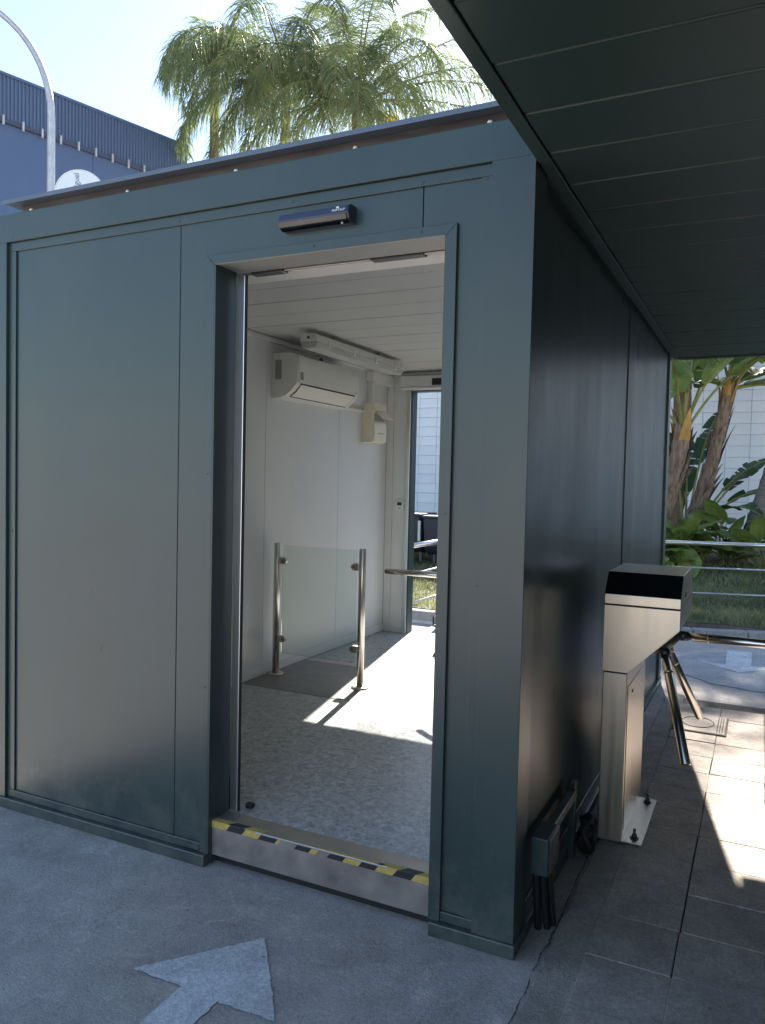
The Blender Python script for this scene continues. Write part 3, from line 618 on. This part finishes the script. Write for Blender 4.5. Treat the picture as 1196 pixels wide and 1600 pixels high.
# conduit box on side wall
jb = thing('conduit_box', (.03, .22, .2), 'small dark green junction box with conduits low on the cabin side', 'junction box')
B(.0065, .064, .15, .285, .20, .322).build('case', GREEN, jb, bevel=.004); B(.0645, .068, .153, .282, .203, .319).build('lid', GREEN, jb, bevel=.002)
B(.0065, .036, .2855, .699, .252, .288).build('trunking', GREEN, jb, bevel=.003)
B(.0065, .030, .70, .74, .012, .31).build('trunking', GREEN, jb, bevel=.003)
for x, y, dx in ((.022,.17,.004),(.040,.185,.012),(.054,.215,.010)):
    pts = [(x+dx*(i/40)**1.5, y+.03*(i/40), .2-.199*i/40) for i in range(41)]
    MB().tube(pts, [.0125 if i % 2 else .0105 for i in range(41)], 10).build('conduit', RUBBER, jb)
cc = MB(); rc = random.Random(2)
for k in range(5):
    r0 = .062+rc.uniform(-.01, .01); cx = .055+rc.uniform(-.01, .015); ph = rc.uniform(0, 6); 
    cc.tube([(cx+.012*math.sin(a*.5236*2+ph), .80+r0*math.cos(a*.2618), .012+r0+r0*math.sin(a*.2618)+.002*k) for a in range(25)], .009, 8, caps=False)
tag(cc.build('cable_coil', RUBBER), 'coiled black cable leaning against cabin side behind the junction box', 'cable')

# ================================================================== RAILINGS
def railing(pts, posts, label):
    t = thing('steel_railing', (*posts[0], 0), label, 'railing', 'stainless garden railings')
    for z, r in ((.86, .024), (.60, .0095), (.33, .0095)): MB().tube([(*p, z) for p in pts], r, 16 if r > .02 else 10).build('rail', INOXP if r > .02 else GALV, t)
    for p in posts:
        o = MB().tube([(*p, .0), (*p, .838)], .021, 16).build('post', INOXP, t); zf = gz(*p)*(p[1] > y0(p[0])); MB().tube([(*p, zf), (*p, zf+.02)], .05, 20).build('flange', INOX, o)
railing([(-2.23, 4.02), (-2.23, 5.98)], [(-2.23, 4.06), (-2.23, 4.94)], "stainless handrail leading away from the far cabin doorway")
rd = Vector((1, .3)).normalized(); r0 = Vector((-1.9, 6.03))
railing([tuple(r0), tuple(r0+rd*6)], [tuple(r0+rd*.1), tuple(r0+rd*1.15), tuple(r0+rd*3.1), tuple(r0+rd*4.6), tuple(r0+rd*5.9)], 'stainless handrail along the lawn beyond the turnstile')

# waste containers
def container(x0, x1, y, label):
    zb = max(gz(x0, y), gz(x1, y), gz(x0, y+.5), gz(x1, y+.5)); t = thing('waste_container', ((x0+x1)/2, y+.3, zb-.02), label, 'waste container', 'dark waste containers')
    pr = [(y+.05, zb+.30)]+[(y+.05+.20*(1-math.cos(a*math.pi/12)), zb+.30-.18*math.sin(a*math.pi/12)) for a in range(1, 7)]+[(y+.6, zb+.12), (y+.62, zb+.66), (y, zb+.66)]
    MB().prism(pr, 'x', x0, x1).build('body', BINM, t, bevel=.012)
    B(x0-.015, x1+.015, y-.02, y+.64, zb+.661, zb+.70).build('lid', BINM, t, bevel=.012)
    for x in (x0+.08, x1-.08):
        for yy in (y+.28, y+.56): B(x-.02, x+.02, yy-.02, yy+.02, zb-.03, zb+.16).build('foot', SCREW, t)
    B(x1-.02, x1+.02, y-.005, y+.03, zb+.3, zb+.6).build('handle', GALV, t, bevel=.004)
container(-4.6, -3.80, 8.0, 'dark navy waste container left of its twin on the lawn before the block wall')
container(-3.74, -2.96, 8.0, 'dark navy waste container beside its twin, nearer the steel railing')

# ================================================================== VEGETATION
UP = Vector((0, 0, 1))
IR = Vector((math.cos(YAW), -math.sin(YAW), 0)); IF = Vector((math.sin(YAW), math.cos(YAW), 0))
def curve(p0, az, el, L, bend, n, rnd=None, pw=1.4):
    """arching polyline; az measured from the picture-right axis"""
    h = IR*math.cos(az)+IF*math.sin(az); p = Vector(p0); pts = [p.copy()]; tg = []
    for i in range(n):
        e = el-bend*((i+.5)/n)**pw; d = h*math.cos(e)+UP*math.sin(e); tg.append(d); p = p+d*(L/n); pts.append(p.copy())
    tg.append(tg[-1]); return pts, tg
def frond(name, par, p0, az, el, L, bend, rng, ll=.62, droop=1.0, yellow=False, bare=.16, K=1.0):
    n = 26; pts, tg = curve(p0, az, el, L, bend, n)
    rb = MB().tube(pts, [K*max(.004, .022*(1-i/n)) for i in range(n+1)], 6, caps=False)
    lm = MB(); cnt = int(L/K*34)
    for k in range(cnt):
        u = bare+(1-bare)*(k+rng.random())/cnt; f = u*n; i = min(n-1, int(f)); q = pts[i].lerp(pts[i+1], f-i); t = tg[i]
        side = t.cross(UP)
        if side.length < .05: side = IR.copy()
        side.normalize(); nn = side.cross(t).normalized()
        for s in (-1, 1):
            l = ll*(math.sin(math.pi*min(1, .12+.85*u))**.6)*rng.uniform(.75, 1.12)
            d = (side*s*rng.uniform(.7, 1)+t*rng.uniform(.35, .75)+nn*rng.uniform(-.45, .55)).normalized()
            wd = K*.0095*rng.uniform(.7, 1.25); p = q.copy(); vs = []; m = 4; wdir = t.cross(d).normalized() if rng.random() < .5 else t
            if abs(wdir.dot(d)) > .9: wdir = nn
            wdir = (wdir-d*wdir.dot(d)).normalized()
            for j in range(m+1):
                wj = wd*(1-.85*(j/m)**2) if j else wd*.6
                vs += [p-wdir*wj, p+wdir*wj]
                d = (d+Vector((0, 0, -1))*droop*.34*rng.uniform(.7, 1.3)).normalized(); p = p+d*(l/m)
            lm.add(vs, [(2*j, 2*j+1, 2*j+3, 2*j+2) for j in range(m)])
    o = lm.build(name, FRONDY if yellow else FROND, par, recalc=False); rb.build('rachis', RACHIS, o, recalc=False); return o
PK = 1.55
def palm(base, top, fr, label, seed, r0=.20, r1=.14):
    rng = random.Random(seed); top = CAM+(Vector(top)-CAM)*PK; base = CAM+(Vector(base)-CAM)*PK; base.z = 0
    t = thing('queen_palm', base, label, 'palm tree', 'palms behind the cabin')
    N = 40; pts = [base.lerp(top, i/N)+Vector((.05*math.sin(i*.2), .05*math.cos(i*.15)-.05, 0))*(1-i/N) for i in range(N+1)]
    MB().tube(pts, [(r0+(r1-r0)*i/N)*(1.06 if i % 2 else 1) for i in range(N+1)], 14).build('trunk', BARK, t)
    for k in range(8):
        a = k*.785; d = Vector((math.cos(a), math.sin(a), 0)); q = pts[-1]-UP*.25
        MB().tube([q+d*.05, q+d*.10+UP*.25, q+d*.17+UP*.55], [.075, .065, .03], 7).build('leaf_base', SHEATH, t)
    for f in fr:
        az, el, L, bend = f[:4]; yl = len(f) > 4 and f[4] == 'y'
        frond('frond', t, pts[-1]+UP*.15+(IR*math.cos(R_(az))+IF*math.sin(R_(az)))*.06, R_(az)+rng.uniform(-.05, .05), R_(el), L*1.3*PK, bend, rng, ll=PK*rng.uniform(.75, 1.0), droop=1.3, yellow=yl, K=PK)
    return t
palm((-10.2, 11.3, .3), (-10.0, 11.0, 9.95), [(175,72,1.15,2.6),(160,55,1.2,2.8),(195,45,1.1,2.7),(182,20,1.0,2.0),(25,62,1.2,2.6),(5,35,1.2,2.5),(80,76,1.5,1.9),(-60,55,1.3,2.7),(-110,45,1.3,2.6),(125,80,1.4,1.0),(-30,5,1.3,1.7),(215,20,1.1,2.0),(-90,10,1.3,1.7),(15,76,1.4,1.7)],
     'slender feathery palm behind the roof, nearest the blue warehouse', 1)
palm((-8.55, 11.4, .35), (-8.35, 11.2, 9.45), [(165,64,2.2,2.7),(180,46,2.5,3.0),(172,20,2.5,2.4),(188,0,2.3,1.7),(160,-10,2.0,1.4),(-95,-8,2.2,1.4),(-60,-12,2.1,1.3),(140,70,2.5,2.2),(200,50,2.6,2.7),(20,60,2.4,2.3),(-10,45,2.4,2.5),(5,22,2.4,2.2),(45,74,2.5,1.7),(-60,55,2.5,2.6),(-75,30,2.6,2.3),(-100,45,2.6,2.6),(-130,30,2.7,2.4),(-115,8,2.5,1.7),(90,66,2.5,2),(230,5,2.4,1.7),(-40,5,2.4,1.7),(110,35,2.4,2),(-20,-12,2.1,1.3),(195,-5,2.2,1.4)],
     'bushy feathery palm between the other two palms behind the roof', 2)
palm((-6.85, 11.3, .35), (-6.65, 11.1, 8.55), [(-2,46,3.1,1.15),(6,33,3.0,1.0),(-14,22,2.8,1.3),(2,12,2.6,1.0),(80,84,3.3,.8),(60,74,3.1,1.2),(120,80,3.2,1.2),(40,80,3.0,1.4),(140,70,2.9,1.8),(150,60,2.8,2.4),(165,45,2.7,2.3),(185,30,2.6,2.2),(200,55,2.6,2.5),(30,62,2.6,1.6),(-50,45,2.4,2.4),(-75,65,2.6,2.4),(-100,35,2.3,2.4),(-140,40,2.4,2.5),(-20,5,1.7,1.2),(10,-8,1.5,1.0,'y'),(-70,-20,1.5,1.0),(-35,-25,1.3,.8,'y'),(230,10,2.2,1.6),(100,40,2.5,1.8),(178,5,2.4,1.7),(190,-15,2.0,1.2),(-120,-10,2.0,1.3),(-90,5,2.2,1.7),(-60,15,2.2,1.9),(168,22,2.6,2.2)],
     'tall feathery palm with some yellow fronds behind the roof, beside the canopy', 3)

palm((-.45, 10.2, .35), (-.42, 10.17, 6.2), [(k*137.5 % 360, 80-k*3.4, 2.0+.3*(k % 3), 1.4+.05*k) for k in range(26)],  # unseen extra palm, added so its crown shades the ground past the turnstile
     'unseen tall feathery palm added behind the block wall to shade the ground beyond the turnstile', 13)

def paddle(name, par, p0, az, el, Lp, Lb, wid, bend, rng, m=PADDLE, tear=.5, fold=.25, rp=.018, pw=1.4):
    """petiole plus banana-like blade torn into strips across the midrib"""
    n = 30; L = Lp+Lb; pts, tg = curve(p0, az, el, L, bend, n, pw=pw); k0 = int(n*Lp/L)
    pet = MB().tube(pts, [rp*(1-.75*i/n)+.003 for i in range(n+1)], 7, caps=False)
    bl = MB()
    roll = rng.uniform(-.35, .35)
    def fr(u):
        f = k0+u*(n-k0); i = min(n-1, int(f)); t = tg[i]; s = t.cross(UP)
        if s.length < .08: s = (-IR*math.sin(az)+IF*math.cos(az))
        s.normalize(); nn = s.cross(t).normalized(); s2 = s*math.cos(roll)+nn*math.sin(roll); n2 = nn*math.cos(roll)-s*math.sin(roll)
        return pts[i].lerp(pts[i+1], f-i), t, s2, n2
    def W(u): return wid*(max(0, math.sin(math.pi*(u*.93+.045)))**.55)*(1-.25*u)
    for s in (-1, 1):
        u = 0.0; dr = 0
        while u < .995:
            du = min(rng.uniform(.035, .14) if rng.random() < tear else rng.uniform(.15, .3), 1-u); tor = rng.random() < tear
            u1 = u+du; gap = .18*du if tor else 0; dr = rng.uniform(-.1, .5) if tor else rng.uniform(0, .12)
            nu = max(2, int(du*26)); nw = 4; vs = []
            for a in range(nu+1):
                uu = u+du*a/nu
                q, t, sd, nn = fr(min(1, uu)); wv = W(min(1, uu)); vs.append(q)
                for b in range(1, nw+1):
                    x = b/nw; ux = u+gap*x+(du-gap*x*1.6)*a/nu; q2, t2, s2, n2 = fr(max(0, min(1, ux)))
                    vs.append(q2+(s2*s*math.cos(fold-dr*x)+n2*math.sin(fold-dr*x*1.4))*(wv*x)+t2*wv*.22*x)
            bl.add(vs, [(a*(nw+1)+b, (a+1)*(nw+1)+b, (a+1)*(nw+1)+b+1, a*(nw+1)+b+1) for a in range(nu) for b in range(nw)], True)
            u = u1
    o = bl.build(name, m, par, recalc=False); pet.build('petiole', PETIOLE, o, recalc=False); return o
def banana_trunk(par, base, top, r0, r1, rng, orange=True, nsh=26):
    base = Vector(base); top = Vector(top); N = 26
    pts = [base.lerp(top, i/N)+IR*.10*math.sin(math.pi*i/N)*rng.uniform(.9, 1.1) for i in range(N+1)]
    tr = MB().tube(pts, [(r0+(r1-r0)*i/N)*rng.uniform(.93, 1.08) for i in range(N+1)], 12).build('trunk', SHEATH, par)
    for k in range(nsh):
        f = k/nsh*.96; i = int(f*N); q = pts[i]; a = rng.uniform(0, 6.28); d = Vector((math.cos(a), math.sin(a), 0)); sdv = Vector((-d.y, d.x, 0)); ax = (pts[min(N, i+1)]-pts[i]).normalized()
        rr = r0+(r1-r0)*f; l = rng.uniform(.3, .6); wv = rr*.65; vs = []; lean = rng.uniform(.01, .12)
        for j in range(6):
            x = j/5; wj = wv*(1-x**1.8)+.004; c = q+ax*(l*x)+d*(rr*1.03+lean*x*x+.008)
            vs += [c-sdv*wj-d*wj*.35, c, c+sdv*wj-d*wj*.35]
        MBs = MB(); MBs.add(vs, [(3*j+b, 3*j+b+1, 3*j+4+b, 3*j+3+b) for j in range(5) for b in range(2)], True)
        MBs.build('leaf_sheath', SHEATHO if (orange and f > .78) else SHEATH, tr, recalc=False)
    return pts[-1]
def strel(name, base, top, leaves, label, seed, r0=.13, r1=.085, orange=True, m=PADDLE):
    rng = random.Random(seed); t = thing(name, base, label, 'banana plant', 'giant bird-of-paradise plants by the block wall')
    e = banana_trunk(t, base, top, r0, r1, rng, orange)
    for (az, el, Lp, Lb, wd, bend) in leaves: paddle('leaf', t, e-UP*.12+IR*rng.uniform(-.03, .03), R_(az), R_(el), Lp, Lb, wd, bend, rng, m, tear=.55)
    return t
yb = 10.0
strel('banana_plant', (-.95, 9.6, .38), (-.42, 9.6, 2.35), [(62,76,.9,1.5,.30,.55),(80,84,1.0,1.5,.3,.4),(35,68,.8,1.4,.28,.8),(120,75,.8,1.5,.3,.9),(150,55,.7,1.4,.28,1.4),(-60,70,.8,1.4,.3,1.3),(-120,60,.7,1.5,.3,1.5),(15,58,.9,1.3,.26,.9),(70,70,1.0,1.3,.26,.5),(50,80,1.1,1.4,.28,.4)],
      'thick leaning banana plant with shaggy brown trunk beside the cabin corner', 4, .17, .11)
strel('banana_plant', (-.50, 10.3, .42), (.13, 10.3, 3.02), [(5,38,.25,1.7,.30,1.5),(-18,15,.25,1.3,.26,1.3),(160,40,.3,1.2,.26,1.6),(60,70,.4,1.6,.3,1.2),(110,75,.4,1.6,.3,1.3),(200,20,.25,1.0,.24,1.3),(-80,45,.3,1.3,.28,1.7),(30,60,.35,1.5,.28,1.6),(-6,55,.3,2.0,.34,1.7),(12,20,.3,1.6,.3,1.2)],
      'tall banana plant with brown trunk leaning towards the ringed palm trunk', 5, .12, .085)
strel('banana_plant', (-.75, 11.2, .45), (-.62, 11.2, 3.5), [(90,80,.7,1.6,.3,.8),(20,70,.6,1.5,.28,1.3),(160,70,.6,1.5,.28,1.3),(-60,60,.6,1.5,.28,1.5),(-130,60,.6,1.5,.28,1.5),(60,55,.6,1.4,.28,1.4)],
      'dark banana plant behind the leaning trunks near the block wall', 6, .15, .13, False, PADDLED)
# low arching leaf clump, dark
rng = random.Random(8)
t = thing('leafy_clump', (-.42, 10.6, .42), 'clump of dark arching torn leaves at the foot of the banana trunks', 'plant')
for az, el, Lp, Lb, wd, bend in ((0,62,1.15,1.75,.22,2.35),(12,66,1.2,1.0,.17,.9),(20,58,1.3,1.1,.18,.7),(95,80,1.2,1.0,.2,.6),(70,75,1.1,1.3,.2,.9),(150,70,.9,1.1,.2,1.2),(-70,60,.8,1.0,.2,1.6),(45,80,1.5,1.1,.2,.7)):
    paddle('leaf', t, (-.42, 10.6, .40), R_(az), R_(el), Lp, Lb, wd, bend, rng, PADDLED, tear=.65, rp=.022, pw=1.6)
# ringed palm trunk at right
rp = thing('ringed_palm', (.36, 10.2, .42), 'grey ringed palm trunk leaning out of the flower bed', 'palm tree')
N = 60; pts = []
for i in range(N+1):
    u = i/N; pts.append(Vector((.30, 10.2, .36))+IR*(.16+.98*u**1.2)+UP*(3.4*u))
MB().tube(pts, [(.155-.05*min(1, u*3 if (u := i/N) else 0)+.0)*(1.05 if i % 3 == 0 else .97) for i in range(N+1)], 16).build('trunk', RINGB, rp)
rng = random.Random(9)
for k in range(14):
    frond('frond', rp, pts[-1], k*.449+rng.uniform(-.1, .1), R_(rng.uniform(15, 75)), rng.uniform(1.3, 1.7), rng.uniform(1.2, 2.0), rng, ll=.4, droop=.8)
# low broad-leaved plants
def broad(par, p0, az, el, Lp, size, bend, rng, m=BROAD):
    pts, tg = curve(p0, az, el, Lp, bend*.5, 10)
    h = IR*math.cos(az)+IF*math.sin(az); q = pts[-1]; e = el-bend; d = h*math.cos(e)+UP*math.sin(e); s = d.cross(UP)
    s = s.normalized() if s.length > .05 else IR.copy(); nn = s.cross(d).normalized()
    N_, M = 12, 5; bl = MB()
    for sd in (-1, 1):
        vs = []
        for i in range(N_+1):
            u = i/N_; c = q+d*(size*(u-.18))+nn*(-size*.22*u*u); wv = size*.42*(math.sin(math.pi*min(1, u*.97+.03))**.6)*(1.15-.55*u)
            for j in range(M+1):
                x = j/M; vs.append(c+s*sd*wv*x+nn*(wv*.35*x-wv*.5*x*x+.02*size*math.sin(u*18)*x)-d*(size*.20*x*(1-u)*(1 if u < .5 else .4)))
        bl.add(vs, [(i*(M+1)+j, (i+1)*(M+1)+j, (i+1)*(M+1)+j+1, i*(M+1)+j+1) for i in range(N_) for j in range(M)], True)
    o = bl.build('leaf', m, par, recalc=False); MB().tube(pts, [.011-.0006*i for i in range(11)], 6, caps=False).build('petiole', PETIOLE, o, recalc=False)
def low_plant(x, y, label, seed, n, lp, sz, m=BROAD, spread=1.0, az0=0, azr=360):
    rng = random.Random(seed); z = gz(x, y); t = thing('broad_leaf_plant', (x, y, z), label, 'plant', 'broad-leaved plants in the flower bed')
    for k in range(n):
        az = R_(az0+azr*(k+rng.uniform(-.3, .3))/n); broad(t, (x+rng.uniform(-.05, .05), y+rng.uniform(-.05, .05), z-.02), az, R_(rng.uniform(50, 86)), lp*rng.uniform(.55, 1.15), sz*rng.uniform(.75, 1.2), rng.uniform(.4, 1.5)*spread, rng, m)
low_plant(-.38, 9.1, 'dense broad-leaved plant beneath the thick leaning banana trunk', 21, 20, .62, .40)
low_plant(-.12, 9.5, 'tall broad-leaved plant with large rounded leaf beside the leaning trunks', 22, 14, .72, .46)
low_plant(-.60, 8.7, 'light green broad-leaved plant at the cabin corner', 23, 12, .45, .34)
low_plant(.16, 9.9, 'sparse broad-leaved plant in the gap before the block wall', 24, 8, .62, .36, spread=.7)
low_plant(.30, 9.7, 'small broad-leaved plant beside the foot of the ringed trunk', 25, 9, .32, .26)
low_plant(.68, 9.3, 'broad-leaved plant right beside the ringed palm trunk', 26, 12, .55, .36)
low_plant(-.48, 8.05, 'low round-leaved plant on the soil edge nearest the railing', 27, 7, .22, .24, spread=.6)
# yellow-green strappy clump
rng = random.Random(31); x, y = -.25, 8.75; t = thing('strap_leaf_clump', (x, y, gz(x, y)), 'small yellowish strappy clump on soil behind the railing', 'plant')
for k in range(26):
    pts, tg = curve((x+rng.uniform(-.12, .12), y+rng.uniform(-.1, .1), gz(x, y)-.01), rng.uniform(0, 6.28), R_(rng.uniform(45, 85)), rng.uniform(.25, .5), rng.uniform(.8, 1.8), 8)
    mb = MB(); vs = []
    for i, p in enumerate(pts):
        s = tg[i].cross(UP); s = s.normalized() if s.length > .02 else IR; wv = .014*(1-(i/8)**2)+.002; vs += [p-s*wv, p+s*wv]
    mb.add(vs, [(2*i, 2*i+1, 2*i+3, 2*i+2) for i in range(8)]); mb.build('leaf', FRONDY if k % 4 == 0 else BROAD, t, recalc=False)

# ================================================================== BACKGROUND LEFT
# blue warehouse
fu = Vector((.2656, .964, 0)).normalized(); fn = Vector((fu.y, -fu.x, 0)); P0 = Vector((-16.33, 17.45, 0))
wh = thing('blue_warehouse', (P0.x, P0.y, 0), 'big blue warehouse with corrugated top band and gutter', 'building')
def Wp(s, d, z): v = P0+fu*s+fn*d; return (v.x, v.y, z)
def wbox(name, m, s0, s1, d0, d1, z0, z1, par=wh):
    mb = MB(); mb.add([Wp(s0,d0,z0),Wp(s1,d0,z0),Wp(s1,d1,z0),Wp(s0,d1,z0),Wp(s0,d0,z1),Wp(s1,d0,z1),Wp(s1,d1,z1),Wp(s0,d1,z1)],
        [(0,3,2,1),(4,5,6,7),(0,1,5,4),(1,2,6,5),(2,3,7,6),(3,0,4,7)]); return mb.build(name, m, par)
S0 = -22
for k in range(7): wbox('wall_panel', BLUEW, S0+k*3.15, S0+(k+1)*3.15-.012, -.3, 0, 0, 10.72)
wbox('wall_core', BLUEW, S0, 0, -14, -.301, 0, 11.9)
cs = MB(); vs = []; k = 0; s = S0; pat = []
while s < -.001:
    for a, d in ((0, .03), (.035, .03), (.05, .065), (.085, .065)): pat.append((s+a, d))
    s += .1
pat.append((0, .03))
vs = [Wp(a, d, z) for a, d in pat for z in (10.80, 11.95)]
cs.add(vs, [(2*i, 2*i+2, 2*i+3, 2*i+1) for i in range(len(pat)-1)]); cs.build('corrugated_band', BLUER, wh, recalc=False)
wbox('end_wall', BLUER, -.0, .04, -14, .07, 0, 11.95); wbox('roof_flashing', BLUEW, S0, .06, -.25, .10, 11.93, 12.0)
gt = wbox('gutter', GUTTER, S0, -.9, .001, .10, 10.70, 10.80)
for k in range(40):
    s = -1.0-k*.52
    if s > S0: wbox('gutter_bracket', GALV, s-.025, s+.025, .10, .15, 10.62, 10.86, gt)
# street lamp
lp = thing('street_lamp', (-13.04, 9.46, 0), 'tall galvanised street lamp with curved arm before the blue warehouse', 'street lamp')
b0 = Vector((-13.04, 9.46, 0)); pts = [b0+UP*z for z in (0, 2, 4, 6, 8, 8.9)]
cen = b0+UP*8.9-IR*2.6
for k in range(1, 15): a = R_(k*6); pts.append(cen+IR*2.6*math.cos(a)+UP*2.6*math.sin(a))
MB().tube(pts, [.095-.003*min(i, 12) for i in range(len(pts))], 12).build('pole', GALV, lp)
e = pts[-1]; MB().tube([e+IR*.05, e-IR*.15, e-IR*.55, e-IR*.7], [.05, .11, .13, .04], 12).build('lamp_head', GALV, lp)
MB().tube([b0, b0+UP*.03], .2, 16).build('base_plate', GALV, lp)
# round sign
dr = Vector((-8.24-CAM.x, 5.82-CAM.y, 0)).normalized(); sc = Vector((-8.22, 5.84, 5.41))
rsn = thing('round_sign', (-8.22-.0, 5.84, 0), 'round whitish sign with dark vertical lettering showing above the roof', 'sign')
nf = (-dr+IR*-.18).normalized(); sr = UP.cross(nf).normalized()
def disc(r0, r1, a, b, seg=48):
    m = MB(); m.tube([sc+nf*a, sc+nf*(a+(b-a)*.7), sc+nf*b], [r0, r0, r1], seg); return m
face = disc(.345, .325, -.02, .02).build('face', SIGNW, rsn)
disc(.35, .35, -.16, -.021).build('rim', SIGNG, rsn)
MB().tube([sc+nf*.019+(sr*math.cos(a*.1309)+UP*math.sin(a*.1309))*.335 for a in range(49)], .010, 6).build('edge', WHITEP, face)
for rr in (.22, .27): MB().tube([sc+nf*.0195+(sr*math.cos(a*.1309)+UP*math.sin(a*.1309))*rr for a in range(49)], .002, 4).build('ring', SIGNW, face)
tm = Matrix(((sr.x, 0, nf.x, 0), (sr.y, 0, nf.y, 0), (sr.z, 1, nf.z, 0), (0, 0, 0, 1)))
text_mesh('lettering', 'iguel', .105, SIGNT, face, Matrix.Translation(sc+nf*.022-sr*.05+UP*.195) @ tm @ Matrix.Rotation(R_(90), 4, 'Z'), .001)
MB().tube([Vector((sc.x, sc.y, 0))-nf*.09, sc-nf*.09], .06, 12).build('post', GALV, rsn)
